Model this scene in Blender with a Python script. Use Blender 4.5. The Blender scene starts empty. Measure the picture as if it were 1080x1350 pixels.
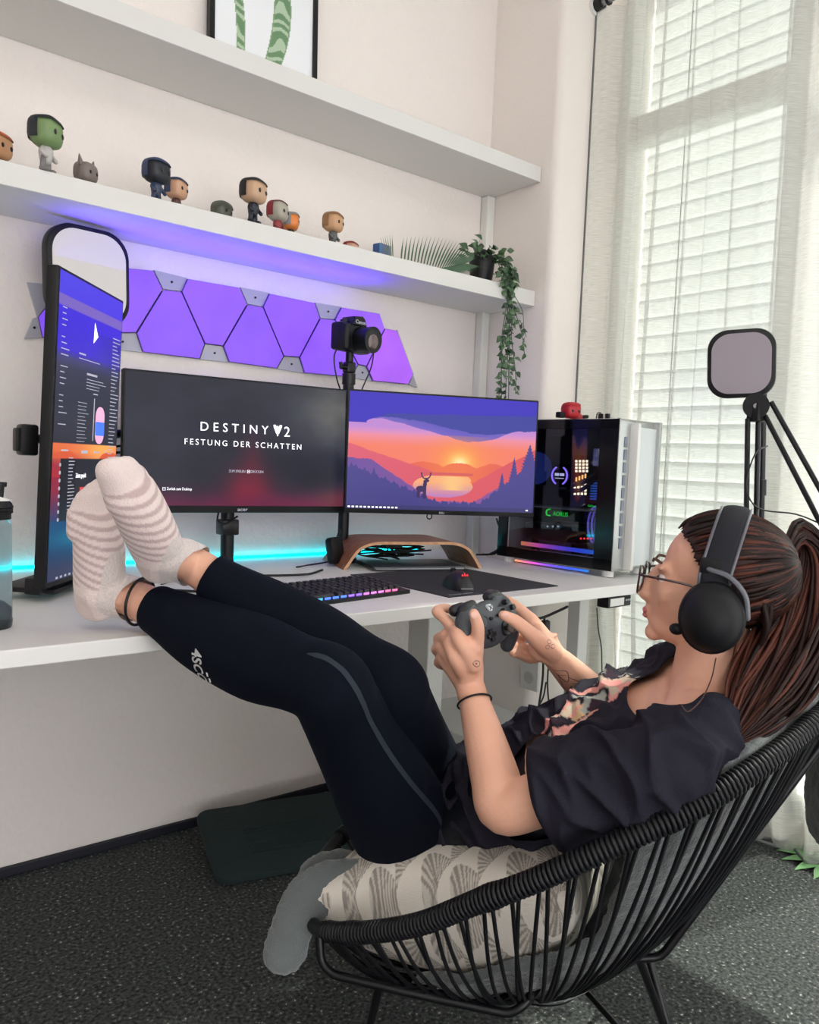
import bpy, bmesh, math, random
import numpy as np
from mathutils import Vector, Matrix, noise, bvhtree

random.seed(7); np.random.seed(7)
PI = math.pi
SC = bpy.context.scene
COL = SC.collection

# ------------------------------------------------------------------ camera
RW = np.array([[0.77791047, -0.00658407, 0.62834063],
               [-0.62701639, -0.07385569, 0.77549712],
               [0.04130061, -0.9972472, -0.06158143]])   # world axes in camera terms
CAM = np.array([0.0, -2.0, 1.015])
FPX = 1050.0
cd = bpy.data.cameras.new('camera'); cam = bpy.data.objects.new('camera', cd); COL.objects.link(cam)
cd.sensor_fit = 'HORIZONTAL'; cd.sensor_width = 36.0; cd.lens = 36.0*FPX/1080.0
cd.clip_start = 0.02; cd.clip_end = 100
m = Matrix.Identity(4)
for i in range(3):
    m[i][0] = RW[i][0]; m[i][1] = -RW[i][1]; m[i][2] = -RW[i][2]; m[i][3] = CAM[i]
cam.matrix_world = m
SC.camera = cam

# ------------------------------------------------------------------ world, sun, fill light, exposure
W = bpy.data.worlds.new('sky'); SC.world = W; W.use_nodes = True
bg = W.node_tree.nodes['Background']
bg.inputs[0].default_value = (0.98, 0.98, 1.0, 1); bg.inputs[1].default_value = 3.0
sd = bpy.data.lights.new('sun', 'SUN'); sd.energy = 7.0; sd.angle = math.radians(2.0); sd.color = (1.0, 0.97, 0.90)
sun = bpy.data.objects.new('sun', sd); COL.objects.link(sun)
sun.rotation_euler = Vector((-0.60, 0.12, -0.80)).to_track_quat('-Z', 'Y').to_euler()
def area(name, loc, aim, sx, sy, power, col=(1, 1, 1)):
    d = bpy.data.lights.new(name, 'AREA'); d.shape = 'RECTANGLE'; d.size = sx; d.size_y = sy
    d.energy = power; d.color = col
    o = bpy.data.objects.new(name, d); COL.objects.link(o); o.location = loc
    o.rotation_euler = (Vector(aim)-Vector(loc)).to_track_quat('-Z', 'Y').to_euler()
    return o
area('fill_light', (-0.3, -2.2, 2.70), (0.3, -1.5, 0), 1.2, 1.2, 14, (1.0, 0.95, 0.90))  # unseen area light added overhead to fill the room
SC.view_settings.view_transform = 'Standard'; SC.view_settings.look = 'None'
SC.view_settings.gamma = 1.0; SC.view_settings.use_curve_mapping = False
SC.view_settings.exposure = 0.30

# ------------------------------------------------------------------ helpers
def P(u, v, d):
    "world point seen at u, v of the 1080x1350 frame at depth d in front of the camera"
    r = RW @ np.array([u-540.0, v-675.0, FPX])
    return Vector(CAM + r*(d/FPX))
def Q(u, v, ax, val):
    "world point seen at u, v on the plane axis=val"
    r = RW @ np.array([u-540.0, v-675.0, FPX])
    return Vector(CAM + r*((val-CAM[ax])/r[ax]))

def lin(r, g=None, b=None):
    if g is None: r, g, b = r
    f = lambda c: (c/255/12.92 if c/255 <= 0.04045 else ((c/255+0.055)/1.055)**2.4)
    return (f(r), f(g), f(b), 1)
def lina(a):
    a = np.asarray(a, float)/255
    return np.where(a <= 0.04045, a/12.92, ((a+0.055)/1.055)**2.4)

def mat(name, col, rough=0.5, metal=0.0, bump=None, emit=None, es=1.0, attr=False, alpha=None, trans=None, spec=None, var=None, sheen=None, coat=None):
    """col sRGB 0-255; bump=(scale,strength[,detail]); var=(scale,amount) gentle colour variation; attr=colour from 'Col'"""
    m_ = bpy.data.materials.new(name); m_.use_nodes = True
    nt = m_.node_tree; bs = nt.nodes['Principled BSDF']
    bs.inputs['Base Color'].default_value = lin(col); bs.inputs['Roughness'].default_value = rough
    bs.inputs['Metallic'].default_value = metal
    if spec is not None: bs.inputs['Specular IOR Level'].default_value = spec
    if sheen: bs.inputs['Sheen Weight'].default_value = sheen; bs.inputs['Sheen Roughness'].default_value = 0.5
    if coat: bs.inputs['Coat Weight'].default_value = coat
    tc = nt.nodes.new('ShaderNodeTexCoord')
    src = None
    if attr:
        a = nt.nodes.new('ShaderNodeAttribute'); a.attribute_name = 'Col'; src = a.outputs['Color']
        if emit is None: nt.links.new(src, bs.inputs['Base Color'])
    if var:
        n = nt.nodes.new('ShaderNodeTexNoise'); n.inputs['Scale'].default_value = var[0]; n.inputs['Detail'].default_value = 4
        nt.links.new(tc.outputs['Object'], n.inputs['Vector'])
        mr = nt.nodes.new('ShaderNodeMapRange'); mr.inputs[1].default_value = 0.3; mr.inputs[2].default_value = 0.7
        mr.inputs[3].default_value = 1-var[1]; mr.inputs[4].default_value = 1+var[1]
        nt.links.new(n.outputs['Fac'], mr.inputs[0])
        vm = nt.nodes.new('ShaderNodeVectorMath'); vm.operation = 'SCALE'
        if src: nt.links.new(src, vm.inputs[0])
        else: vm.inputs[0].default_value = lin(col)[:3]
        nt.links.new(mr.outputs[0], vm.inputs['Scale']); nt.links.new(vm.outputs[0], bs.inputs['Base Color'])
    if emit is not None:
        if attr: nt.links.new(src, bs.inputs['Emission Color'])
        else: bs.inputs['Emission Color'].default_value = lin(emit)
        bs.inputs['Emission Strength'].default_value = es
    if bump:
        n = nt.nodes.new('ShaderNodeTexNoise'); n.inputs['Scale'].default_value = bump[0]
        n.inputs['Detail'].default_value = bump[2] if len(bump) > 2 else 3
        nt.links.new(tc.outputs['Object'], n.inputs['Vector'])
        b = nt.nodes.new('ShaderNodeBump'); b.inputs['Strength'].default_value = bump[1]; b.inputs['Distance'].default_value = 0.004
        nt.links.new(n.outputs['Fac'], b.inputs['Height']); nt.links.new(b.outputs[0], bs.inputs['Normal'])
    if trans: bs.inputs['Transmission Weight'].default_value = trans
    if alpha is not None: bs.inputs['Alpha'].default_value = alpha
    return m_

def wrap(mesh, name, m_, parent=None, smooth=False):
    o = bpy.data.objects.new(name, mesh); COL.objects.link(o)
    if m_ is not None:
        mesh.materials.clear(); mesh.materials.append(m_)
    if parent is not None: o.parent = parent
    if smooth:
        mesh.polygons.foreach_set('use_smooth', [True]*len(mesh.polygons))
    return o
def raw(name, V, F, m_, parent=None, smooth=False):
    me = bpy.data.meshes.new(name); me.from_pydata([tuple(v) for v in V], [], F); me.update()
    return wrap(me, name, m_, parent, smooth)

def empty(name, loc=(0, 0, 0), rot=None, mtx=None):
    o = bpy.data.objects.new(name, None); COL.objects.link(o); o.empty_display_size = 0.05
    if mtx is not None: o.matrix_world = mtx
    else:
        o.location = loc
        if rot: o.rotation_euler = rot
    return o
def tag(o, label, cat, group=None, kind=None):
    if label: o['label'] = label
    if cat: o['category'] = cat
    if group: o['group'] = group
    if kind: o['kind'] = kind
    return o
def thing(name, label, cat, loc=(0, 0, 0), rot=None, group=None, mtx=None):
    return tag(empty(name, loc, rot, mtx), label, cat, group)
def struct(o): o['kind'] = 'structure'; return o
def stuff(o): o['kind'] = 'stuff'; return o

def T(*a): return Matrix.Translation(a)
def RX(a): return Matrix.Rotation(a, 4, 'X')
def RY(a): return Matrix.Rotation(a, 4, 'Y')
def RZ(a): return Matrix.Rotation(a, 4, 'Z')
def frame(o, x, y, z):
    M = Matrix.Identity(4)
    for i in range(3):
        M[i][0] = x[i]; M[i][1] = y[i]; M[i][2] = z[i]; M[i][3] = o[i]
    return M

class MB:
    "collects shapes into one mesh"
    def __init__(s): s.b = bmesh.new()
    def _add(s, ret, M):
        if M is not None: bmesh.ops.transform(s.b, matrix=M, verts=ret)
        return s
    def box(s, c, d, M=None, bev=0.0, seg=2):
        t = bmesh.new(); bmesh.ops.create_cube(t, size=1)
        bmesh.ops.transform(t, matrix=Matrix.Translation(c) @ Matrix.Diagonal((d[0], d[1], d[2], 1)), verts=t.verts)
        if bev > 0: bmesh.ops.bevel(t, geom=list(t.edges), offset=bev, segments=seg, affect='EDGES', profile=0.5)
        return s.merge(t, M)
    def merge(s, t, M=None):
        if M is not None: bmesh.ops.transform(t, matrix=M, verts=t.verts)
        me = bpy.data.meshes.new('tmp'); t.to_mesh(me); t.free(); s.b.from_mesh(me); bpy.data.meshes.remove(me); return s
    def cyl(s, a, b, r, r2=None, n=16):
        a = Vector(a); b = Vector(b); t = bmesh.new()
        bmesh.ops.create_cone(t, cap_ends=True, segments=n, radius1=r, radius2=r if r2 is None else r2, depth=(b-a).length)
        q = (b-a).to_track_quat('Z', 'Y').to_matrix().to_4x4()
        return s.merge(t, Matrix.Translation((a+b)/2) @ q)
    def sph(s, c, r, n=16, M=None):
        t = bmesh.new(); bmesh.ops.create_uvsphere(t, u_segments=n, v_segments=max(6, n*2//3), radius=1)
        if not hasattr(r, '__len__'): r = (r, r, r)
        bmesh.ops.transform(t, matrix=Matrix.Translation(c) @ (M.to_3x3().to_4x4() if M else Matrix.Identity(4)) @ Matrix.Diagonal((r[0], r[1], r[2], 1)), verts=t.verts)
        return s.merge(t)
    def prism(s, pts, z0, z1, M=None, bev=0.0):
        "2-D outline in xy, extruded z0..z1"
        t = bmesh.new(); lo = [t.verts.new((p[0], p[1], z0)) for p in pts]; hi = [t.verts.new((p[0], p[1], z1)) for p in pts]
        n = len(pts); t.faces.new(lo[::-1]); t.faces.new(hi)
        for i in range(n): t.faces.new((lo[i], lo[(i+1) % n], hi[(i+1) % n], hi[i]))
        bmesh.ops.recalc_face_normals(t, faces=t.faces)
        if bev > 0:
            ee = [e for e in t.edges if abs(e.verts[0].co.z-e.verts[1].co.z) < 1e-6]
            bmesh.ops.bevel(t, geom=ee, offset=bev, segments=2, affect='EDGES', profile=0.5)
        return s.merge(t, M)
    def tube(s, pts, r, n=8, sub=5, ref=None, closed=False, M=None):
        V, F = sweep(pts, r, n=n, sub=sub, ref=ref, closed=closed)
        return s.vf(V, F, M)
    def vf(s, V, F, M=None):
        t = bmesh.new(); vs = [t.verts.new(v) for v in V]
        for f in F: t.faces.new([vs[i] for i in f])
        return s.merge(t, M)
    def build(s, name, m_, parent=None, smooth=False, M=None):
        if M is not None: bmesh.ops.transform(s.b, matrix=M, verts=s.b.verts)
        bmesh.ops.recalc_face_normals(s.b, faces=s.b.faces)
        me = bpy.data.meshes.new(name); s.b.to_mesh(me); s.b.free()
        o = wrap(me, name, m_, parent)
        if smooth: shade(o, smooth if isinstance(smooth, (int, float)) and smooth is not True else 40)
        return o
def shade(o, ang=40):
    me = o.data; me.polygons.foreach_set('use_smooth', [True]*len(me.polygons))
    bm = bmesh.new(); bm.from_mesh(me); a = math.radians(ang)
    for e in bm.edges:
        if len(e.link_faces) == 2 and e.calc_face_angle(0) > a: e.smooth = False
    bm.to_mesh(me); bm.free()

def catmull(pts, sub, closed=False):
    A = [np.asarray(p, float) for p in pts]; n = len(A); out = []
    if n == 2 and not closed:
        return [A[0]+(A[1]-A[0])*i/sub for i in range(sub+1)]
    rng = range(n) if closed else range(n-1)
    for i in rng:
        if closed: p0, p1, p2, p3 = A[i-1], A[i], A[(i+1) % n], A[(i+2) % n]
        else: p0, p1, p2, p3 = A[max(i-1, 0)], A[i], A[i+1], A[min(i+2, n-1)]
        if not closed and i == 0: p0 = 2*p1-p2
        if not closed and i == n-2: p3 = 2*p2-p1
        for k in range(sub):
            t = k/sub
            out.append(0.5*((2*p1)+(-p0+p2)*t+(2*p0-5*p1+4*p2-p3)*t*t+(-p0+3*p1-3*p2+p3)*t**3))
    if not closed: out.append(A[-1])
    return out
def sweep(pts, r, n=12, sub=6, ref=None, closed=False, caps='round', phase=0.0):
    """r: scalar, list of scalars, or list of (ra, rb): rb along ref side, ra across.  ref: Vector or list of Vectors."""
    k = len(pts)
    if not hasattr(r, '__len__'): r = [r]*k
    rr = [(x, x) if not hasattr(x, '__len__') else x for x in r]
    data = [np.concatenate([np.asarray(p, float), np.asarray(q, float)] + ([np.asarray(ref[i], float)] if isinstance(ref, list) else [])) for i, (p, q) in enumerate(zip(pts, rr))]
    S = catmull(data, sub, closed)
    C = [s[:3] for s in S]; Rr = [np.maximum(s[3:5], 1e-5) for s in S]
    refs = [s[5:8] for s in S] if isinstance(ref, list) else None
    m_ = len(C); V = []; F = []
    b = None
    rings = []
    for i in range(m_):
        if closed: t = C[(i+1) % m_]-C[i-1]
        else: t = C[min(i+1, m_-1)]-C[max(i-1, 0)]
        t = t/(np.linalg.norm(t)+1e-12)
        if refs is not None: b = refs[i]
        elif ref is not None: b = np.asarray(ref, float)
        elif b is None: b = np.array([0, 0, 1.0]) if abs(t[2]) < 0.9 else np.array([1.0, 0, 0])
        b = b-t*(b@t); b = b/(np.linalg.norm(b)+1e-12)
        a = np.cross(t, b); rings.append((C[i], a, b, t, Rr[i]))
    if not closed and caps == 'round':
        c, a, b_, t, q = rings[0]; e = min(q); pre = [(c-t*e*math.sin(x), a, b_, t, q*math.cos(x)) for x in (1.35, 0.95, 0.5)]
        c, a, b_, t, q = rings[-1]; e = min(q); post = [(c+t*e*math.sin(x), a, b_, t, q*math.cos(x)) for x in (0.5, 0.95, 1.35)]
        rings = pre+rings+post
    for c, a, b_, t, q in rings:
        for j in range(n):
            th = 2*PI*j/n+phase
            V.append(c+a*q[0]*math.cos(th)+b_*q[1]*math.sin(th))
    M_ = len(rings)
    for i in range(M_ if closed else M_-1):
        i2 = (i+1) % M_
        for j in range(n):
            j2 = (j+1) % n
            F.append((i*n+j, i*n+j2, i2*n+j2, i2*n+j))
    if not closed and caps:
        F.append(tuple(range(n))[::-1]); F.append(tuple((M_-1)*n+j for j in range(n)))
    return V, F

def fuse(name, shapes, voxel, smooth, m_, parent=None, M=None, world=True):
    "voxel-fuses closed shapes (list of (V,F)) into one continuous mesh"
    V = []; F = []
    for v, f in shapes:
        k = len(V); V += [tuple(x) for x in v]; F += [tuple(i+k for i in q) for q in f]
    me = bpy.data.meshes.new(name); me.from_pydata(V, [], F); me.update()
    bm = bmesh.new(); bm.from_mesh(me); bmesh.ops.recalc_face_normals(bm, faces=bm.faces); bm.to_mesh(me); bm.free()
    o = bpy.data.objects.new(name, me); COL.objects.link(o)
    md = o.modifiers.new('r', 'REMESH'); md.mode = 'VOXEL'; md.voxel_size = voxel
    if smooth:
        s = o.modifiers.new('s', 'SMOOTH'); s.factor = 0.5; s.iterations = smooth
    dg = bpy.context.evaluated_depsgraph_get(); dg.update()
    me2 = bpy.data.meshes.new_from_object(o.evaluated_get(dg))
    o.modifiers.clear(); o.data = me2; bpy.data.meshes.remove(me); me2.name = name
    me2.materials.clear(); me2.materials.append(m_)
    me2.polygons.foreach_set('use_smooth', [True]*len(me2.polygons))
    if parent is not None:
        o.parent = parent
    return o
def ell(c, r, M=None, n=20):
    V = []; F = []; h = n//2
    for i in range(h+1):
        ph = PI*i/h
        for j in range(n):
            th = 2*PI*j/n
            p = Vector((r[0]*math.sin(ph+1e-4)*math.cos(th), r[1]*math.sin(ph+1e-4)*math.sin(th), r[2]*math.cos(ph)))
            if M is not None: p = M.to_3x3() @ p
            V.append(Vector(c)+p)
    for i in range(h):
        for j in range(n):
            F.append((i*n+j, (i+1)*n+j, (i+1)*n+(j+1) % n, i*n+(j+1) % n))
    return V, F
def xf(M, vf): return [M @ Vector(v) for v in vf[0]], vf[1]

def verts_np(me):
    a = np.empty(len(me.vertices)*3); me.vertices.foreach_get('co', a); return a.reshape(-1, 3)
def setcol(me, col):
    "col Nx3 linear per vertex"
    at = me.color_attributes.get('Col') or me.color_attributes.new('Col', 'FLOAT_COLOR', 'POINT')
    c = np.ones((len(me.vertices), 4)); c[:, :3] = col; at.data.foreach_set('color', c.ravel())
def grid(name, w, h, nx, ny, fn, m_, parent=None, M=None):
    "flat print: xz grid w x h facing -y, colour fn(u,v)->rgb 0-255 (v up)"
    u, v = np.meshgrid(np.linspace(0, 1, nx), np.linspace(0, 1, ny))
    V = np.stack([u*w, 0*u, v*h], -1).reshape(-1, 3)
    if M is not None: V = [M @ Vector(p) for p in V]
    idx = np.arange(nx*ny).reshape(ny, nx)
    F = np.stack([idx[:-1, :-1], idx[:-1, 1:], idx[1:, 1:], idx[1:, :-1]], -1).reshape(-1, 4)
    me = bpy.data.meshes.new(name); me.from_pydata([tuple(p) for p in V], [], F.tolist()); me.update()
    setcol(me, lina(fn(u, v).reshape(-1, 3)))
    return wrap(me, name, m_, parent)
def text(name, s, size, M, m_, parent=None, align='LEFT', space=1.0, ext=0.0002, sx=1.0, off=0.0):
    c = bpy.data.curves.new(name, 'FONT'); c.body = s; c.size = size; c.align_x = align; c.space_character = space
    c.extrude = ext; c.resolution_u = 3; c.offset = off
    o = bpy.data.objects.new(name, c); COL.objects.link(o)
    dg = bpy.context.evaluated_depsgraph_get(); dg.update()
    me = bpy.data.meshes.new_from_object(o.evaluated_get(dg)); COL.objects.unlink(o); bpy.data.objects.remove(o)
    me.transform(M @ Matrix.Diagonal((sx, 1, 1, 1))); me.name = name
    return wrap(me, name, m_, parent)
def rrect(w, h, r, n=6):
    "rounded rectangle outline centred at 0"
    o = []
    for cx, cy, a0 in ((w/2-r, h/2-r, 0), (-w/2+r, h/2-r, PI/2), (-w/2+r, -h/2+r, PI), (w/2-r, -h/2+r, 1.5*PI)):
        for i in range(n+1):
            a = a0+PI/2*i/n; o.append((cx+r*math.cos(a), cy+r*math.sin(a)))
    return o
XZ = RX(PI/2)          # turns an xy outline (z up = normal) into one facing -y, upright

# ------------------------------------------------------------------ materials
M_ = {}
M_['wall'] = mat('wall_paint', (238, 230, 225), 0.9, bump=(55, 0.9, 5))
M_['wallr'] = mat('wall_paint_window', (238, 230, 224), 0.9, bump=(70, 0.35, 5))
M_['ceil'] = mat('ceiling_paint', (240, 238, 235), 0.9)
M_['white'] = mat('white_laminate', (216, 215, 212), 0.45, bump=(30, 0.02))
M_['desk'] = mat('desk_laminate', (226, 225, 222), 0.4, bump=(40, 0.02))
M_['wmetal'] = mat('white_metal', (225, 225, 222), 0.4)
M_['pvc'] = mat('white_pvc', (228, 228, 222), 0.4)
M_['black'] = mat('black_plastic', (12, 13, 16), 0.45, spec=0.35)
M_['blackg'] = mat('black_gloss', (9, 10, 13), 0.15)
M_['dark'] = mat('dark_metal', (24, 24, 28), 0.35, metal=0.4)
M_['cable'] = mat('black_cable', (14, 14, 16), 0.55)
M_['silver'] = mat('silver_aluminium', (190, 192, 192), 0.32, metal=0.75)
M_['steel'] = mat('steel', (150, 152, 155), 0.3, metal=0.9)
M_['navy'] = mat('dark_skirting', (18, 20, 34), 0.6)
# ------------------------------------------------------------------ room shell
XR = 1.908; XW = 2.20; YN = -0.30; YE = -2.40; ZC = 2.78; YF = -4.2; XL = -1.4; SILL = 0.08
fl = mat('speckled_floor', (50, 54, 56), 0.85)
nt = fl.node_tree; bs = nt.nodes['Principled BSDF']; tc = nt.nodes.new('ShaderNodeTexCoord')
def noise_node(nt, tc, scale, detail=3):
    n = nt.nodes.new('ShaderNodeTexNoise'); n.inputs['Scale'].default_value = scale; n.inputs['Detail'].default_value = detail
    nt.links.new(tc.outputs['Object'], n.inputs['Vector']); return n
n1 = noise_node(nt, tc, 130, 4); n2 = noise_node(nt, tc, 60, 2)
cr = nt.nodes.new('ShaderNodeValToRGB'); nt.links.new(n1.outputs['Fac'], cr.inputs[0])
cr.color_ramp.elements[0].position = 0.36; cr.color_ramp.elements[0].color = lin(6, 9, 12)
cr.color_ramp.elements[1].position = 0.64; cr.color_ramp.elements[1].color = lin(78, 82, 80)
e = cr.color_ramp.elements.new(0.72); e.color = lin(190, 190, 180)
nt.links.new(cr.outputs[0], bs.inputs['Base Color'])
bp = nt.nodes.new('ShaderNodeBump'); bp.inputs['Strength'].default_value = 0.6; bp.inputs['Distance'].default_value = 0.004
nt.links.new(n1.outputs['Fac'], bp.inputs['Height']); nt.links.new(bp.outputs[0], bs.inputs['Normal'])
M_['floor'] = fl
struct(MB().box(((XL+XW)/2, YF/2, -0.05), (XW-XL+0.6, -YF+0.4, 0.1)).build('floor', fl))
struct(MB().box(((XL+XW)/2, YF/2, ZC+0.05), (XW-XL+0.6, -YF+0.4, 0.1)).build('ceiling', M_['ceil']))
struct(MB().box(((XL+XR+0.1)/2, 0.05, ZC/2), (XR+0.1-XL+0.4, 0.1, ZC)).build('wall_back', M_['wall']))
struct(MB().box((XL-0.05, YF/2, ZC/2), (0.1, -YF, ZC)).build('wall_left', M_['wall']))
# unseen wall behind the camera, left wide open to let fill light in
b = MB(); ox0, ox1, oz1 = -1.3, 1.8, 2.1
b.box(((XL+ox0)/2, YF-0.05, ZC/2), (ox0-XL+0.02, 0.1, ZC)); b.box(((ox1+XW+.3)/2, YF-0.05, ZC/2), (XW+.3-ox1, 0.1, ZC))
b.box(((ox0+ox1)/2, YF-0.05, (ZC+oz1)/2), (ox1-ox0, 0.1, ZC-oz1))
struct(b.build('wall_front', M_['wall']))
# right wall: solid bit beside the corner with rounded edge and reveal, parapet, lintel, pier
b = MB(); rr_ = 0.03
out = [(XR, 0.0)]
for i in range(7):
    a = PI+PI/2*i/6; out.append((XR+rr_+rr_*math.cos(a), YN+rr_+rr_*math.sin(a)))
out += [(XW+0.2, YN), (XW+0.2, 0.0)]
b.prism(out, 0, ZC)
b.box((XW+0.10, (YN+YE)/2, SILL/2), (0.2, YN-YE, SILL))
b.box((XW+0.10, (YN+YE)/2, (2.62+ZC)/2), (0.2, YN-YE, ZC-2.62))
b.box((XW+0.10, -0.955, (SILL+2.62)/2), (0.2, 0.07, 2.62-SILL))
out = [(XR, YF), (XR, YE-rr_)]
for i in range(7):
    a = PI-PI/2*i/6; out.append((XR+rr_+rr_*math.cos(a), YE-rr_+rr_*math.sin(a)))
out += [(XW+0.2, YE), (XW+0.2, YF)]
b.prism(out, 0, ZC)
wr = b.build('wall_right', M_['wallr'], smooth=30); struct(wr)
struct(MB().box(((XL+XR)/2, -0.006, 0.012), (XR-XL, 0.012, 0.024), bev=0.003).build('baseboard_back', M_['navy']))
struct(MB().box((XR-0.018, -0.018, 0.957), (0.034, 0.034, 1.912), bev=0.004).build('trim_1', M_['pvc']))

# windows
gl = bpy.data.materials.new('window_glass'); gl.use_nodes = True; nt = gl.node_tree; nt.nodes.clear()
o_ = nt.nodes.new('ShaderNodeOutputMaterial'); mx = nt.nodes.new('ShaderNodeMixShader'); tr = nt.nodes.new('ShaderNodeBsdfTransparent'); gs = nt.nodes.new('ShaderNodeBsdfGlossy')
gs.inputs['Roughness'].default_value = 0.02; mx.inputs[0].default_value = 0.06; tr.inputs[0].default_value = (0.95, 0.98, 0.96, 1)
nt.links.new(tr.outputs[0], mx.inputs[1]); nt.links.new(gs.outputs[0], mx.inputs[2]); nt.links.new(mx.outputs[0], o_.inputs[0])
M_['glass'] = gl
def window(name, y0, y1, mull=None):
    "frame between y0 (left in view) and y1"
    root = struct(empty(name, (XW, y0, SILL)))
    yo = lambda y: y-y0; z0, z1 = 0.0, 2.62-SILL
    fw = 0.034; L = y1-y0
    b = MB()
    for (ya, yb, za, zb) in ((0, -fw, z0, z1), (L, L+fw+0.02, z0, z1), (0, L, z0, z0+0.07), (0, L, z1-0.05, z1)):
        b.box((0.04, (ya+yb)/2, (za+zb)/2), (0.07, abs(yb-ya), zb-za), bev=0.004)
    if mull: b.box((0.04, mull, z1/2), (0.07, 0.09, z1), bev=0.004)
    b.build('window_frame', M_['pvc'], root, smooth=30)
    MB().box((0.035, L/2, 2.12-SILL), (0.085, abs(L), 0.08), bev=0.006).build('transom', M_['pvc'], root, smooth=30)
    for za, zb in ((0.08, 2.08-SILL), (2.16-SILL, z1-0.05)):
        MB().box((0.05, L/2, (za+zb)/2), (0.006, abs(L)-0.09, zb-za)).build('pane', gl, root)
    return root
window('window_1', YN, -0.92)
window('window_2', -0.99, YE, mull=-0.7)

# outside slatted blinds
sl = bpy.data.materials.new('slat_white'); sl.use_nodes = True; nt = sl.node_tree; nt.nodes.clear()
o_ = nt.nodes.new('ShaderNodeOutputMaterial'); mx = nt.nodes.new('ShaderNodeMixShader'); d1 = nt.nodes.new('ShaderNodeBsdfDiffuse'); t1 = nt.nodes.new('ShaderNodeBsdfTranslucent')
d1.inputs[0].default_value = (0.85, 0.87, 0.84, 1); t1.inputs[0].default_value = (0.52, 0.52, 0.50, 1); mx.inputs[0].default_value = 0.36
nt.links.new(d1.outputs[0], mx.inputs[1]); nt.links.new(t1.outputs[0], mx.inputs[2]); nt.links.new(mx.outputs[0], o_.inputs[0])
def blind(y0, y1, label):
    root = thing('slatted_blind', label, 'blind', (XW+0.16, (y0+y1)/2, 2.66))
    L = abs(y1-y0); n = 42; pitch = 0.061
    V = []; F = []
    for i in range(7):
        t = i/6-0.5; x = t*0.0645; z = -0.003*(1-(2*t)**2)*1.0
        for yy in (-L/2, L/2): V.append((x, yy, z))
    for i in range(6): F.append((2*i, 2*i+1, 2*i+3, 2*i+2))
    me = bpy.data.meshes.new('slat'); me.from_pydata(V, [], F); me.update(); me.materials.append(sl)
    me.polygons.foreach_set('use_smooth', [True]*len(me.polygons))
    for k in range(n):
        o = bpy.data.objects.new('slat', me); COL.objects.link(o); o.parent = root
        o.location = (0, 0, -0.05-k*pitch); o.rotation_euler = (0, math.radians(84 if k < 22 else (80 if k < 31 else 87)), 0)
    MB().box((0, 0, -0.01), (0.06, L, 0.05), bev=0.004).build('head_rail', M_['pvc'], root)
    MB().box((0, 0, -0.06-n*pitch), (0.05, L, 0.02), bev=0.004).build('bottom_rail', M_['pvc'], root)
    for yy in ((L/2-0.165, -L/2+0.11) if L < 1 else (L/2-0.2, 0, -L/2+0.2)):
        MB().cyl((-0.036, yy, -0.02), (-0.036, yy, -0.06-n*pitch), 0.0018, n=6).build('ladder_cord', M_['cable2'] if 'cable2' in M_ else M_['steel'], root)
    return root
blind(-0.305, -0.915, 'white slatted outside blind behind the tall window nearest the corner')

# sheer curtains
cu = bpy.data.materials.new('sheer_curtain'); cu.use_nodes = True; nt = cu.node_tree; nt.nodes.clear()
o_ = nt.nodes.new('ShaderNodeOutputMaterial'); mx = nt.nodes.new('ShaderNodeMixShader'); m2 = nt.nodes.new('ShaderNodeMixShader')
tr = nt.nodes.new('ShaderNodeBsdfTransparent'); d1 = nt.nodes.new('ShaderNodeBsdfDiffuse'); t1 = nt.nodes.new('ShaderNodeBsdfTranslucent')
d1.inputs[0].default_value = (0.80, 0.80, 0.76, 1); t1.inputs[0].default_value = (0.66, 0.66, 0.63, 1); m2.inputs[0].default_value = 0.6
tcn = nt.nodes.new('ShaderNodeTexCoord'); mp = nt.nodes.new('ShaderNodeMapping'); mp.inputs['Scale'].default_value = (1, 18, 300)
nz = nt.nodes.new('ShaderNodeTexNoise'); nz.inputs['Scale'].default_value = 2.0; nz.inputs['Detail'].default_value = 3
mr = nt.nodes.new('ShaderNodeMapRange'); mr.inputs[1].default_value = .3; mr.inputs[2].default_value = .7; mr.inputs[3].default_value = 0.37; mr.inputs[4].default_value = 0.49
nt.links.new(tcn.outputs['Object'], mp.inputs[0]); nt.links.new(mp.outputs[0], nz.inputs['Vector']); nt.links.new(nz.outputs['Fac'], mr.inputs[0]); nt.links.new(mr.outputs[0], mx.inputs[0])
nt.links.new(d1.outputs[0], m2.inputs[1]); nt.links.new(t1.outputs[0], m2.inputs[2]); nt.links.new(tr.outputs[0], mx.inputs[1]); nt.links.new(m2.outputs[0], mx.inputs[2]); nt.links.new(mx.outputs[0], o_.inputs[0])
seam = mat('curtain_seam', (110, 112, 112), 0.8)
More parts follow.
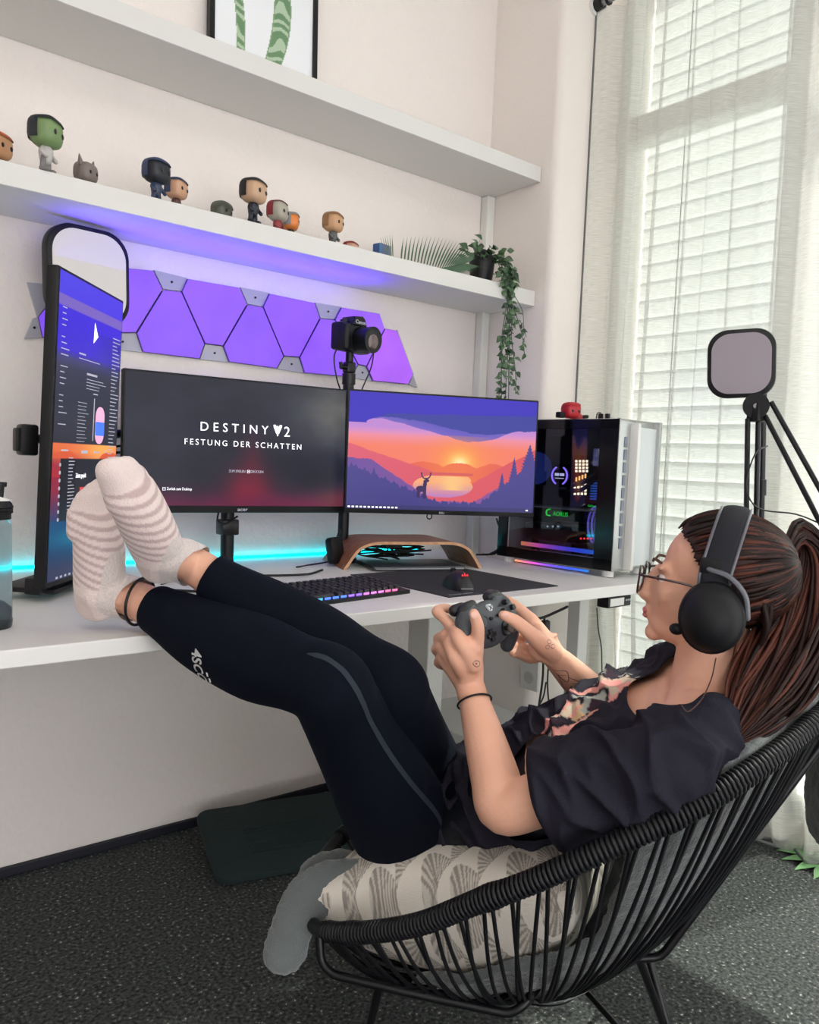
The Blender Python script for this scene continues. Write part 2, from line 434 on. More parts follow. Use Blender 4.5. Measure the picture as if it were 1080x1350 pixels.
def curtain(x, y0, y1, folds, label, sd_, hem=None):
    root = thing('sheer_curtain', label, 'curtain', (x, (y0+y1)/2, 0.0), group=None)
    rnd = random.Random(sd_); ny, nz_ = 260, 50; zt = 2.455
    ph = [rnd.uniform(0, 6.28) for _ in range(5)]
    V = []; F = []
    def fx(s, z):
        k = 1-0.35*z/zt; out_ = 0.10*max(0, 1-z/1.3)**2
        f = 0
        for c, wd, am in folds:
            f += am*math.exp(-((s-c-0.012*math.sin(z*1.7+ph[0]+c*9))/wd)**2)
        f += 0.006*math.sin(s*22+ph[1])+0.004*math.sin(s*51+ph[2]+z*0.6)
        return f*k+out_+ (0.02*max(0, 0.06-z)/0.06*math.sin(s*30) if z < 0.06 else 0)
    for j in range(nz_+1):
        z = 0.012+(zt-0.012)*j/nz_
        for i in range(ny+1):
            s = i/ny*abs(y1-y0)
            V.append((fx(s, z), (y0-s)-(y0+y1)/2, z))
    for j in range(nz_):
        for i in range(ny):
            a = j*(ny+1)+i; F.append((a, a+1, a+ny+2, a+ny+1))
    raw('curtain_cloth', V, F, cu, root, True)
    yl = y0-(y0+y1)/2
    MB().tube([(fx(0, z)-0.001, yl, z) for z in np.linspace(0.012, zt, 24)], [(0.0015, 0.004)]*24, n=8, sub=2, ref=(0, 1, 0)).build('curtain_hem', hem or seam, root, smooth=True)
    hb = MB(); hb.tube([(fx(s, 0.02), y0-s-(y0+y1)/2, 0.014) for s in np.linspace(0, abs(y1-y0), 30)], 0.004, n=6, sub=2); hb.build('bottom_hem', seam, root, smooth=True)
    return root
curtain(2.05, YN-0.006, -1.20, [(0.085, 0.020, 0.050), (0.16, 0.010, 0.035), (0.225, 0.008, 0.050), (0.33, 0.009, 0.045), (0.385, 0.016, 0.055), (0.47, 0.010, 0.05), (0.56, 0.03, 0.04), (0.72, 0.05, 0.06)], 'sheer white curtain with a grey seam hanging nearest the room corner', 3)
curtain(2.02, -0.955, -2.35, [(0.03, 0.02, 0.05), (0.12, 0.02, 0.06), (0.2, 0.03, 0.05), (0.4, 0.04, 0.06), (0.7, 0.05, 0.07), (1.0, 0.05, 0.06)], 'second sheer curtain panel overlapping at the right edge of the picture', 5, cu)
rod = thing('curtain_rod', 'grey curtain rod at the top left of the window', 'curtain rod', (2.045, YN, 2.475))
MB().cyl((0, -0.004, 0), (0, YE-YN+0.004, 0), 0.011).build('rod', M_['steel'], rod, smooth=True)
MB().cyl((0, -0.001, 0), (0, -0.03, 0), 0.020).build('end_socket', M_['black'], rod, smooth=True)
MB().cyl((0, 0.002, 0), (0, -0.008, 0), 0.030).build('wall_flange', M_['wmetal'], rod, smooth=True)
for k in range(8):
    MB().cyl((0, -0.05-k*0.13, 0), (0, -0.056-k*0.13, 0), 0.017).build('curtain_ring', M_['dark'], rod, smooth=True) if k < 7 else None

# ------------------------------------------------------------------ shelves
def shelf(name, label, zb, th):
    r = thing(name, label, 'shelf', ((XL+XR)/2, 0, zb))
    MB().box((0.02, -0.1185, th/2), (XR-XL-0.045, 0.235, th), bev=0.0015).build('shelf_board', M_['white'], r)
    return r
sh_up = shelf('floating_shelf', 'upper thick white floating shelf with the framed plant print standing on it', 1.914, 0.046)
sh_lo = shelf('floating_shelf', 'lower white floating shelf carrying the row of small figurines', 1.528, 0.047)
ZL = 1.5755; ZU = 1.9605

# framed print on upper shelf
fr = thing('picture_frame', 'thin black frame with green snake plant leaves leaning on the upper shelf', 'picture frame', (1.0385, -0.03, ZU), (math.radians(-2), 0, 0))
for n_, c, d in (('frame_bar', (-0.1525, 0, 0.24), (0.014, 0.02, 0.48)), ('frame_bar', (0.1525, 0, 0.24), (0.014, 0.02, 0.48)), ('frame_bar', (0, 0, 0.007), (0.291, 0.02, 0.014)), ('frame_bar', (0, 0, 0.473), (0.291, 0.02, 0.014))):
    MB().box(c, d, bev=0.001).build(n_, M_['black'], fr)
def leafpic(u, v):
    X = u*0.291; Z = v*0.46
    out = np.ones(u.shape+(3,))*np.array([236, 239, 243.])
    def leaf(cx, zb, zt, w, bend, tw):
        nonlocal out
        t = (Z-zb)/(zt-zb); ok = (t > 0) & (t < 1)
        c = cx+bend*np.clip(t, 0, 1)+tw*np.sin(np.clip(t, 0, 1)*5)*0.01
        ww = w*np.sin(np.clip(t*0.75+0.22, 0, 1)*PI)**0.6
        m__ = ok & (np.abs(X-c) < ww)
        st = np.sin(Z*190+np.sin(X*90)*1.5+np.sin(Z*63)*2)
        colr = np.where((st > 0.2)[..., None], np.array([176, 198, 170.]), np.array([106, 142, 104.]))
        edge = (np.abs(X-c) > ww*0.86); colr = np.where(edge[..., None], np.array([128, 158, 120.]), colr)
        out = np.where(m__[..., None], colr, out)
    leaf(0.070, 0.035, 0.42, 0.013, -0.02, 1.0)
    leaf(0.150, 0.038, 0.44, 0.027, 0.075, 1.5)
    leaf(0.225, 0.30, 0.45, 0.02, -0.02, 1.0)
    return out
M_['print'] = mat('printed_paper', (240, 240, 240), 0.7, attr=True)
grid('print', 0.291, 0.459, 120, 190, leafpic, M_['print'], fr, M=T(-0.1455, -0.004, 0.014))
MB().box((0, 0.004, 0.24), (0.291, 0.006, 0.46)).build('backing', M_['white'], fr)

# ------------------------------------------------------------------ desks
YD = -0.80; ZD = 0.73; XD = 1.746
dk = thing('desk', 'long white desk along the shelf wall carrying the monitors', 'desk', (0.30, -0.40, 0))
tb = MB().box((XD/2-0.6-0.30+0.0, 0.0, ZD-0.0125), (XD+1.2, -YD-0.012, 0.027), bev=0.002).build('tabletop', M_['desk'], dk)
tb.location = (0, -0.006, 0)
for lx in (1.32, -0.85):
    b = MB(); b.box((lx-0.30+0.0, -0.06, 0.36), (0.055, 0.08, 0.69), bev=0.003); lg_d = b.build('leg', M_['wmetal'], dk)
    MB().box((lx-0.30, 0.0, 0.012), (0.07, 0.62, 0.024), bev=0.004).build('foot', M_['wmetal'], lg_d)
    MB().box((lx-0.30, 0.0, 0.694), (0.06, 0.60, 0.03), bev=0.003).build('bracket', M_['wmetal'], dk)
MB().box((0.25, 0.20, 0.69), (2.1, 0.05, 0.035), bev=0.003).build('crossbar', M_['wmetal'], dk)
MB().box((1.20, -0.30, 0.700), (0.14, 0.05, 0.006)).build('bracket_plate', M_['steel'], dk)

d2 = thing('side_desk', 'second white desk running along the window behind the person', 'desk', (1.89, -1.35, 0))
MB().box((-0.018, 0, 0.7135), (0.235, 2.06, 0.028), bev=0.002).build('tabletop', M_['desk'], d2)
for yy in (0.9, -0.9):
    MB().box((0.05, yy, 0.35), (0.045, 0.045, 0.698), bev=0.003).build('leg', M_['wmetal'], d2)

# ------------------------------------------------------------------ hexagonal light panels
def cpx(x, y): return (150+x/2.634, 340+y/2.634)
HEX = [
 [(-85, 20), (60, 34), (140, 42), (172, 108), (78, 262), (-20, 262), (-110, 120)],
 [(172, 108), (235, 115), (318, 300), (300, 352), (100, 328), (78, 262)],
 [(255, 70), (440, 102), (465, 160), (380, 308), (318, 300), (235, 115)],
 [(465, 160), (518, 168), (592, 343), (568, 385), (400, 362), (380, 308)],
 [(540, 122), (700, 155), (718, 208), (645, 347), (592, 343), (518, 168)],
 [(718, 208), (768, 213), (850, 372), (825, 415), (662, 400), (645, 347)],
 [(790, 170), (925, 192), (943, 243), (878, 378), (850, 372), (768, 213)],
 [(943, 243), (985, 250), (1042, 405), (1025, 440), (900, 428), (878, 378)],
 [(-110, 120), (-20, 262), (-40, 320), (-250, 275), (-265, 205), (-190, 110)]]
hp = thing('light_panel_set', 'row of glowing violet hexagonal light panels on the wall under the shelf', 'wall light', (1.1, -0.0, 1.35))
pm = []
hexcols = [(137, 84, 244), (135, 82, 243), (143, 88, 246), (136, 82, 243), (142, 86, 246), (140, 84, 245), (150, 90, 247), (172, 92, 246), (130, 80, 242)]
for i, c in enumerate(hexcols):
    m_ = mat('violet_glow', c, 0.5, emit=c, es=1.0); m_.node_tree.nodes['Principled BSDF'].inputs['Base Color'].default_value = (0.04, 0.02, 0.08, 1)
    nt = m_.node_tree; tcn = nt.nodes.new('ShaderNodeTexCoord'); nz = noise_node(nt, tcn, 9, 1)
    mr = nt.nodes.new('ShaderNodeMapRange'); mr.inputs[3].default_value = 0.62; mr.inputs[4].default_value = 1.0; nt.links.new(nz.outputs['Fac'], mr.inputs[0]); nt.links.new(mr.outputs[0], bs_ := m_.node_tree.nodes['Principled BSDF'].inputs['Emission Strength'])
    pm.append(m_)
M_['plate'] = mat('clear_mount_plate', (176, 176, 186), 0.3, spec=0.6)
edge_m = mat('panel_edge', (96, 62, 170), 0.4)
for i, h in enumerate(HEX):
    pts = [Q(*cpx(*p), 1, -0.016) for p in h]
    c = sum(pts, Vector())/len(pts); o2 = []
    for p in pts:
        d = p-c; o2.append((p-d.normalized()*0.0022))
    outl = [(p.x-1.1, p.z-1.35) for p in o2][::-1]
    MB().prism(outl, 0.003, 0.0155, M=XZ, bev=0.001).build('light_panel', edge_m, hp)
    c2 = [( (x-(c.x-1.1))*0.985+(c.x-1.1), (z-(c.z-1.35))*0.985+(c.z-1.35)) for x, z in outl]
    MB().prism(c2, 0.0150, 0.0165, M=XZ).build('light_diffuser', pm[i], hp)
PLT = [[(140, 42), (255, 70), (235, 115), (172, 108)], [(440, 102), (540, 122), (518, 168), (465, 160)], [(700, 155), (790, 170), (768, 213), (718, 208)],
       [(-20, 262), (78, 262), (100, 328), (-40, 312)], [(318, 300), (380, 308), (400, 362), (300, 352)], [(592, 343), (645, 347), (662, 400), (568, 385)],
       [(850, 372), (878, 378), (900, 428), (825, 415)], [(985, 250), (1055, 450), (1025, 440), (1042, 405)], [(-265, 205), (-250, 275), (-310, 280), (-280, 210)], [(-300, 85), (-215, 92), (-190, 110), (-265, 205)]]
for h in PLT:
    pts = [Q(*cpx(*p), 1, -0.008) for p in h]
    MB().prism([(p.x-1.1, p.z-1.35) for p in pts][::-1], 0.001, 0.0085, M=XZ).build('mount_plate', M_['plate'], hp)
    c = sum(pts, Vector())/4
    MB().cyl((c.x-1.1, -0.008, c.z-1.35), (c.x-1.1, -0.0105, c.z-1.35), 0.003, n=10).build('screw', M_['dark'], hp)
# added violet area light that tints the shelf underside above the panels
a_ = area('added_uplight', (0.92, -0.115, 1.435), (0.92, -0.130, 1.60), 0.85, 0.09, 1.25, (0.07, 0.015, 1.0)); a_.data.spread = math.radians(140)

# ------------------------------------------------------------------ cyan light strip behind the desk
cy = mat('cyan_led', (20, 225, 235), 0.4, emit=(0, 215, 230), es=4.5)
ls = thing('light_strip', 'cyan glowing light strip along the back edge of the desk', 'light strip', (0.55, -0.012, ZD+0.006))
MB().box((0, 0, 0), (2.2, 0.008, 0.008), bev=0.001).build('glowing_strip', cy, ls)

# ------------------------------------------------------------------ screens
M_['screen'] = mat('lit_screen', (0, 0, 0), 0.30, attr=True, emit=(0, 0, 0), es=0.92, spec=0.15)
M_['screen'].node_tree.nodes['Principled BSDF'].inputs['Base Color'].default_value = (0.004, 0.004, 0.005, 1)
M_['ink'] = mat('white_screen_text', (235, 235, 240), 0.5, emit=(225, 225, 232), es=0.95)
M_['ink2'] = mat('grey_screen_text', (150, 150, 160), 0.5, emit=(140, 140, 152), es=0.9)
def vn(u, v, s, seed=0, oct=4):
    "cheap value noise for screen pictures"
    r = np.random.RandomState(seed); out = np.zeros(u.shape); a = 1; tot = 0
    for o in range(oct):
        n = int(s*2**o)+2; g = r.rand(n+1, n+1); x = np.clip(u, 0, 1)*(n-1); y = np.clip(v, 0, 1)*(n-1)
        xi = x.astype(int); yi = y.astype(int); fx = x-xi; fy = y-yi; fx = fx*fx*(3-2*fx); fy = fy*fy*(3-2*fy)
        out += a*((g[yi, xi]*(1-fx)+g[yi, xi+1]*fx)*(1-fy)+(g[yi+1, xi]*(1-fx)+g[yi+1, xi+1]*fx)*fy); tot += a; a *= 0.5
    return out/tot
def mixc(a, b, t): t = np.clip(t, 0, 1)[..., None]; return a*(1-t)+b*t
A_ = lambda *c: np.array(c, float)
def game(u, v):
    o = np.ones(u.shape+(3,))*A_(36, 38, 50)
    o = mixc(o, A_(62, 64, 74), np.clip((u*0.7+v*0.6-0.55)*1.3, 0, 1))
    o = mixc(o, A_(92, 92, 92), np.exp(-(((u-0.95)/0.16)**2+((v-0.8)/0.28)**2)))
    o = mixc(o, A_(24, 26, 40), 0.8*np.exp(-(((u-0.85)/0.22)**2+((v-0.33)/0.2)**2)))
    n = vn(u, v, 5, 3); o = o*(0.80+0.4*n[..., None])
    o = mixc(o, A_(150, 28, 48), 0.95*np.exp(-(((u-0.53)/0.10)**2+((v-0.06)/0.22)**2)))
    o = mixc(o, A_(96, 34, 50), 0.6*np.exp(-(((u-0.54)/0.05)**2+((v-0.3)/0.25)**2)))
    o = mixc(o, A_(98, 30, 62), 0.85*np.exp(-(v/0.12)**2)*(0.5+n))
    o = mixc(o, A_(120, 60, 62), 0.5*np.exp(-(((u-0.95)/0.1)**2+((v-0.05)/0.1)**2)))
    return o
def ridge(u, base, amp, seed, f=6, rough=0.5):
    return base+amp*(vn(u, u*0+0.5, f, seed, 5)-0.5)*2
def sunset(u, v):
    a = u*16/9
    o = mixc(A_(250, 130, 105)*np.ones(u.shape+(3,)), A_(238, 150, 190), (v-0.55)/0.13)
    o = mixc(o, A_(196, 140, 214), (v-0.64)/0.07)
    c1 = 0.72+0.05*np.sin(u*7+0.6)+0.05*(vn(u, v, 7, 11)-0.5)-0.05*np.exp(-((u-0.7)/0.22)**2)
    o = np.where((v > c1)[..., None], mixc(A_(120, 100, 196)*np.ones(u.shape+(3,)), A_(92, 84, 190), (v-c1)/0.1), o)
    c2 = 0.80-0.10*np.exp(-((u-0.72)/0.25)**2)+0.08*(vn(u, u*0+.5, 8, 12)-0.5)-0.02*u
    o = np.where((v > c2)[..., None], A_(62, 66, 160), o)
    c3 = 0.9-0.3*u+0.12*(vn(u, u*0+.3, 6, 17)-0.5); o = np.where(((v > c2) & (v > 0.99-c3*0.2) | ((v > 0.74) & (u < 0.14+0.05*np.sin(v*40))))[..., None], A_(62, 50, 190), o)
    d = np.sqrt(((u-0.585)*1.5)**2+((v-0.415)*1.0)**2)
    o = mixc(o, A_(255, 150, 70), 0.95*np.exp(-(d/0.22)**2)*(v < 0.66)); o = mixc(o, A_(255, 214, 110), np.exp(-(d/0.10)**2)); o = mixc(o, A_(255, 246, 190), np.exp(-(d/0.05)**2))
    m1 = 0.385+0.04*np.abs(np.sin(u*17+1))+0.03*(vn(u, u*0+.5, 20, 5)-0.5)
    o = np.where(((v < m1))[..., None], mixc(A_(232, 96, 84)*np.ones(u.shape+(3,)), A_(244, 120, 74), np.exp(-((u-0.55)/0.2)**2)), o)
    # far hills left and right
    h = np.maximum(0.56-0.50*u, 0.22+0.98*np.maximum(u-0.63, 0)-0.10*np.maximum(u-0.85, 0))+0.03*(vn(u, u*0+.5, 14, 6)-0.5)
    hc = mixc(A_(226, 96, 118)*np.ones(u.shape+(3,)), A_(222, 84, 92), u)
    o = np.where((v < h)[..., None], hc, o)
    # lake
    lk = (((u-0.50)/0.16)**2+((v-0.215)/0.10)**2 < 1) | (((u-0.56)/0.09)**2+((v-0.27)/0.055)**2 < 1)
    lc = mixc(A_(196, 130, 190)*np.ones(u.shape+(3,)), A_(255, 176, 120), (v-0.13)/0.12); lc = mixc(lc, A_(255, 200, 130), np.exp(-((u-0.55)/0.06)**2)*(v > 0.18))
    o = np.where((lk & (v < 0.305))[..., None], lc, o)
    o = np.where(((v < 0.335) & (v > 0.312) & (u > 0.38) & (u < 0.66))[..., None], A_(216, 92, 92), o)
    h2 = np.maximum(np.minimum(0.43, 0.56-1.08*u), 0.08+0.95*np.maximum(u-0.66, 0))+0.035*(vn(u, u*0+.5, 16, 9)-0.5)
    o = np.where((v < h2)[..., None], mixc(A_(150, 84, 150)*np.ones(u.shape+(3,)), A_(112, 80, 160), 1-u), o)
    saw = np.abs(((u*46) % 1)-0.5)*0.035+np.abs(((u*19+.3) % 1)-0.5)*0.05
    h3 = np.maximum(np.minimum(0.34, 0.37-0.66*u), np.maximum(0.055, 0.05+1.35*np.maximum(u-0.70, 0)**1.0))+saw+0.02*(vn(u, u*0+.5, 22, 10)-0.5)
    for cx, hh, ww in ((0.135, 0.36, 0.045), (0.885, 0.50, 0.03), (0.97, 0.62, 0.05), (0.82, 0.36, 0.03), (0.02, 0.40, 0.05)):
        tt = (hh-v)/0.2; h3 = np.where((np.abs(u-cx) < ww*np.clip(tt, 0, 1)*(0.6+0.4*(((v*38) % 1)))) & (v < hh), 1.1, h3)
    o = np.where((v < h3)[..., None], mixc(A_(74, 66, 142)*np.ones(u.shape+(3,)), A_(66, 62, 132), 1-v*3), o)
    # stag on the ridge
    st = ((((u-0.383)/0.026)**2+((v-0.185)/0.028)**2 < 1) | ((np.abs(u-0.362-0.004) < 0.0045) & (v > 0.11) & (v < 0.18)) | ((np.abs(u-0.375) < 0.004) & (v > 0.11) & (v < 0.18))
          | ((np.abs(u-0.397) < 0.0045) & (v > 0.10) & (v < 0.18)) | ((np.abs(u-0.407) < 0.004) & (v > 0.10) & (v < 0.18))
          | ((np.abs(u-0.402-(v-0.2)*0.06) < 0.010) & (v > 0.18) & (v < 0.26)) | (((u-0.413)/0.014)**2+((v-0.258)/0.012)**2 < 1)
          | ((np.abs(np.hypot((u-0.408)*1.78, v-0.318)-0.043) < 0.006) & (v < 0.33) & (v > 0.265)))
    o = np.where(st[..., None], A_(60, 40, 92), o)
    o = np.where((v < 0.035)[..., None], o*0.8+A_(20, 18, 30)*0.2, o)
    return o*0.93
def desktop(u, v):
    o = mixc(A_(58, 44, 214)*np.ones(u.shape+(3,)), A_(64, 54, 176), (1-v)*2)
    o = mixc(o, A_(40, 40, 130), np.clip((u-0.5)*1.2, 0, 1)*(v < 0.85))
    o = np.where(((v > 0.895) & (v < 0.93))[..., None], A_(116, 98, 178), o)
    o = np.where((v > 0.93)[..., None], A_(72, 62, 214), o)
    g = (v < 0.735) & (v > 0.455); o = np.where(g[..., None], mixc(A_(60, 62, 78)*np.ones(u.shape+(3,)), A_(50, 52, 62), (0.7-v)*4), o)
    o = mixc(o, A_(64, 66, 110), ((v > 0.70) & (v < 0.76)).astype(float)*(1-np.abs(v-0.73)/0.03))
    w = (v < 0.455); sk = mixc(A_(222, 110, 70)*np.ones(u.shape+(3,)), A_(250, 170, 90), np.exp(-((u-0.75)/0.35)**2))
    sk = mixc(sk, A_(150, 52, 70), (0.43-v)/0.05*(1-u)); sk = mixc(sk, A_(176, 50, 56), (0.40-v)/0.07)
    o = np.where(w[..., None], sk, o)
    h = 0.41+0.02*np.sin(u*9)+0.02*(vn(u, u*0+.5, 9, 4)-.5); o = np.where((w & (v < h) & (v > 0.405))[..., None], A_(214, 92, 60), o)
    o = np.where((v < 0.34)[..., None] & w[..., None], mixc(A_(140, 46, 66)*np.ones(u.shape+(3,)), A_(36, 60, 110), (0.3-v)/0.12), o)
    o = np.where((v < 0.2)[..., None], mixc(A_(28, 66, 110)*np.ones(u.shape+(3,)), A_(28, 52, 92), (0.16-v)/0.1), o)
    o = mixc(o, A_(30, 120, 150), 0.9*np.exp(-(((u-0.6)/0.5)**2+((v-0.135)/0.03)**2)))
    o = mixc(o, A_(50, 54, 84), np.clip((0.08-v)/0.05, 0, 1))
    p = (u > 0.11) & (u < 0.93) & (v < 0.405) & (v > 0.195); o = np.where(p[..., None], A_(44, 46, 54), o)
    p = (u > 0.11) & (u < 0.33) & (v < 0.405) & (v > 0.195); o = np.where(p[..., None], A_(36, 38, 46), o)
    return o

def monitor(label, O, yaw, w, h, tilt, pic, nx, ny, bezel=0.006, chin=0.012, roll=0.0, name='monitor'):
    M = T(*O) @ RZ(math.radians(yaw)) @ RX(math.radians(tilt)) @ RY(math.radians(roll))
    r = thing(name, label, 'monitor', mtx=M)
    b = MB(); b.box((w/2, 0.011, h/2), (w, 0.022, h), bev=0.003); b.box((w/2, 0.032, h*0.45), (w*0.6, 0.03, h*0.6), bev=0.012); b.build('casing', M_['black'], r, smooth=30)
    grid('screen', w-2*bezel, h-bezel-chin, nx, ny, pic, M_['screen'], r, M=T(bezel, -0.0006, chin))
    return r
# centre monitor with the game title
ac = monitor('black monitor showing the dark game title screen, left of the sunset monitor', (0.622, -0.205, 0.876), -5.4, 0.572, 0.325, -2, game, 220, 130, bezel=0.005, chin=0.017)
tm = lambda x, z, y=-0.0012: T(x, y, z) @ XZ
text('title_text', 'DESTINY', 0.030, tm(0.176, 0.195), M_['ink'], ac, space=1.62, sx=1.0)
text('title_text', '2', 0.036, tm(0.3915, 0.192), M_['ink'], ac)
# three-lobed emblem
b = MB()
for sx_ in (-1, 1):
    b.prism([(0, 0), (sx_*0.004, 0.002), (sx_*0.011, 0.018), (sx_*0.0115, 0.023), (sx_*0.006, 0.0235), (sx_*0.0025, 0.018), (0, 0.012)][::sx_], 0, 0.0003)
b.prism([(-0.0025, -0.001), (0, -0.0055), (0.0025, -0.001), (0, 0.001)], 0, 0.0003)
b.prism([(-0.0012, 0.013), (0.0012, 0.013), (0.0016, 0.021), (-0.0016, 0.021)], 0, 0.0003)
b.build('emblem', M_['ink'], ac, M=tm(0.375, 0.1965))
text('title_text', 'FESTUNG DER SCHATTEN', 0.0195, tm(0.139, 0.161), M_['ink'], ac, space=1.42, sx=0.99)
text('title_text', 'ZUM SPIELEN', 0.0088, tm(0.249, 0.0985), M_['ink2'], ac, sx=0.82)
text('title_text', 'DRÜCKEN', 0.0088, tm(0.305, 0.0985), M_['ink2'], ac, sx=0.82)
text('title_text', 'Zurück zum Desktop', 0.0095, tm(0.100, 0.053), M_['ink'], ac, sx=0.72)
for kx, kz in ((0.2965, 0.098), (0.0905, 0.0525)):
    b = MB(); s_ = 0.0065
    for c, d in (((s_/2, 0, 0), (s_, .0003, .0008)), ((s_/2, 0, s_), (s_, .0003, .0008)), ((0, 0, s_/2), (.0008, .0003, s_)), ((s_, 0, s_/2), (.0008, .0003, s_)), ((s_/2, 0, s_/2), (s_*.4, .0003, .0012))): b.box(c, d)
    b.build('key_icon', M_['ink'], ac, M=T(kx, -0.0013, kz))
text('maker_mark', 'acer', 0.0125, tm(0.286, 0.0045, -0.0009), M_['ink2'], ac, align='CENTER', sx=1.2)
st = MB().cyl((0.286, 0.10, -0.146), (0.286, 0.10, 0.18), 0.017); st.box((0.286, 0.06, 0.15), (0.07, 0.06, 0.08), bev=.004); st.box((0.286, 0.10, -0.04), (0.045, 0.05, 0.04), bev=.004)
st.build('stand_pole', M_['dark'], ac, smooth=30)
MB().tube([(0.25, 0.05, 0.02), (0.245, 0.06, -0.02), (0.27, 0.07, -0.03), (0.30, 0.07, -0.012)], 0.0025).build('cable', M_['cable'], ac, smooth=True)

# right monitor with the sunset
de = monitor('black monitor showing a purple and orange sunset with a stag', (1.170, -0.285, 0.879), -25, 0.531, 0.321, -1, sunset, 420, 236, bezel=0.005, chin=0.012)
b = MB()
for k in range(13): b.box((0.012+k*0.0106, -0.0011, 0.0165), (0.006, 0.0004, 0.004))
b.box((0.508, -0.0011, 0.0180), (0.006, 0.0004, 0.0035)); b.build('taskbar_icons', M_['ink'], de)
text('maker_mark', 'DELL', 0.007, tm(0.265, 0.003, -0.0009), M_['ink2'], de, align='CENTER')
b = MB()
for k in range(14):
    a = 2*PI*k/14; a2 = 2*PI*(k+1)/14; b.cyl((0.232+0.007*math.cos(a), 0.004, -0.005+0.007*math.sin(a)), (0.232+0.007*math.cos(a2), 0.004, -0.005+0.007*math.sin(a2)), 0.0016, n=6)
b.build('cable_loop', M_['black'], de)

# pole behind the two monitors carrying the camera
pole = thing('monitor_pole', 'black vertical pole behind the sunset monitor with the camera on top', 'stand', (1.262, -0.150, ZD))
MB().cyl((0, 0, 0.008), (0, 0, 0.50), 0.0155).build('pole', M_['dark'], pole, smooth=True)
MB().cyl((0, 0, 0), (0, 0, 0.012), 0.045, 0.04, n=24).build('foot', M_['dark'], pole, smooth=30)
MB().cyl((0, 0, 0.495), (0, 0, 0.525), 0.019).box((0, 0, 0.542), (0.028, 0.028, 0.03), bev=.004).cyl((0, 0, 0.55), (0, 0, 0.583), 0.011).build('ball_head', M_['dark'], pole, smooth=30)
MB().cyl((-0.01, -0.005, 0.54), (-0.034, -0.01, 0.54), 0.007).cyl((-0.032, -0.01, 0.537), (-0.036, -0.01, 0.553), 0.005).build('clamp_knob', M_['black'], pole, smooth=30)
MB().box((0.07, -0.02, 0.25), (0.14, 0.02, 0.05), bev=.003).build('mount_arm', M_['dark'], pole)

# camera (photo) on the pole
cm = thing('photo_camera', 'black system camera with a lens mounted above the monitors', 'camera', mtx=T(1.262, -0.158, 1.312) @ RZ(math.radians(14)) @ Matrix.Scale(1.08, 4))
b = MB(); b.box((-0.002, 0, 0.036), (0.115, 0.042, 0.070), bev=0.008); b.build('camera_body', M_['black'], cm, smooth=30)
MB().prism([(-0.026, 0.066), (-0.018, 0.088), (0.012, 0.092), (0.022, 0.086), (0.03, 0.066)], -0.02, 0.026, M=XZ @ T(0, 0, 0), bev=0.004).build('viewfinder_hump', M_['black'], cm, smooth=30)
MB().box((-0.046, -0.014, 0.034), (0.026, 0.034, 0.066), bev=0.010).build('grip', M_['black'], cm, smooth=30)
lens_ = MB().cyl((0.008, -0.018, 0.034), (0.008, -0.062, 0.030), 0.031, n=28).build('lens', M_['black'], cm, smooth=30)
MB().cyl((0.008, -0.058, 0.0303), (0.008, -0.066, 0.0296), 0.033, n=28).build('lens_ring', M_['dark'], lens_, smooth=30)
lg = mat('lens_glass', (86, 62, 66), 0.08, coat=1.0)
MB().sph((0.008, -0.060, 0.030), (0.027, 0.0085, 0.027), n=24).build('lens_glass', lg, lens_, smooth=True)
MB().cyl((-0.032, 0.0, 0.070), (-0.032, 0.0, 0.078), 0.010).cyl((0.040, 0.0, 0.070), (0.040, 0.0, 0.077), 0.008).build('dial', M_['dark'], cm, smooth=30)
MB().box((0.060, -0.006, 0.034), (0.012, 0.024, 0.04), bev=.002).build('side_port', M_['black'], cm)
text('maker_mark', 'Canon', 0.013, T(0.001, -0.0275, 0.071) @ XZ, M_['ink2'], cm, align='CENTER', sx=1.1)
for nm, pts in (('camera_cable', [(-0.052, -0.004, 0.012), (-0.064, 0.0, -0.02), (-0.052, 0.0, -0.07), (-0.020, 0.01, -0.115), (-0.012, 0.03, -0.18)]), ('camera_cable', [(0.064, -0.006, 0.03), (0.083, -0.004, 0.016), (0.080, 0.0, -0.03), (0.055, 0.01, -0.095), (0.045, 0.03, -0.18)])):
    MB().tube(pts, 0.0018, n=8).build(nm, M_['cable'], cm, smooth=True)

# left upright monitor
lm = monitor('tall upright monitor turned sideways at the left end of the desk', (0.390, -0.483, 0.760), 51, 0.318, 0.578, 1.7, desktop, 150, 260, bezel=0.006, chin=0.010, name='upright_monitor')
rnd = random.Random(4); b = MB(); b2 = MB()
def dash(bb, x, z, l, t=0.0016): bb.box((x+l/2, -0.0011, z), (l, 0.0004, t))
for k in range(22): dash(b, 0.022, 0.52-k*0.0105, rnd.uniform(0.012, 0.035)) if k % 5 else None
for k in range(34): dash(b2, 0.265, 0.49-k*0.0078, rnd.uniform(0.018, 0.045), 0.0018)
for k in range(12): dash(b2, 0.105, 0.345-k*0.0068, rnd.uniform(0.03, 0.05), 0.001)
for k in range(4): dash(b, 0.14, 0.392-k*0.006, rnd.uniform(0.06, 0.10), 0.0012)
dash(b, 0.14, 0.402, 0.05, 0.004); dash(b, 0.10, 0.437, 0.03, 0.003); dash(b, 0.10, 0.428, 0.10, 0.0014)
b.box((0.182, -0.0011, 0.315), (0.0028, 0.0004, 0.085)); dash(b, 0.175, 0.366, 0.022, 0.002)
for k in range(18): dash(b if k % 3 else b2, 0.075, 0.238-k*0.0065, rnd.uniform(0.014, 0.03), 0.0018)
for k in range(8): b.cyl((0.038, -0.0009, 0.225-k*0.0145), (0.038, -0.0015, 0.225-k*0.0145), 0.0035, n=12)
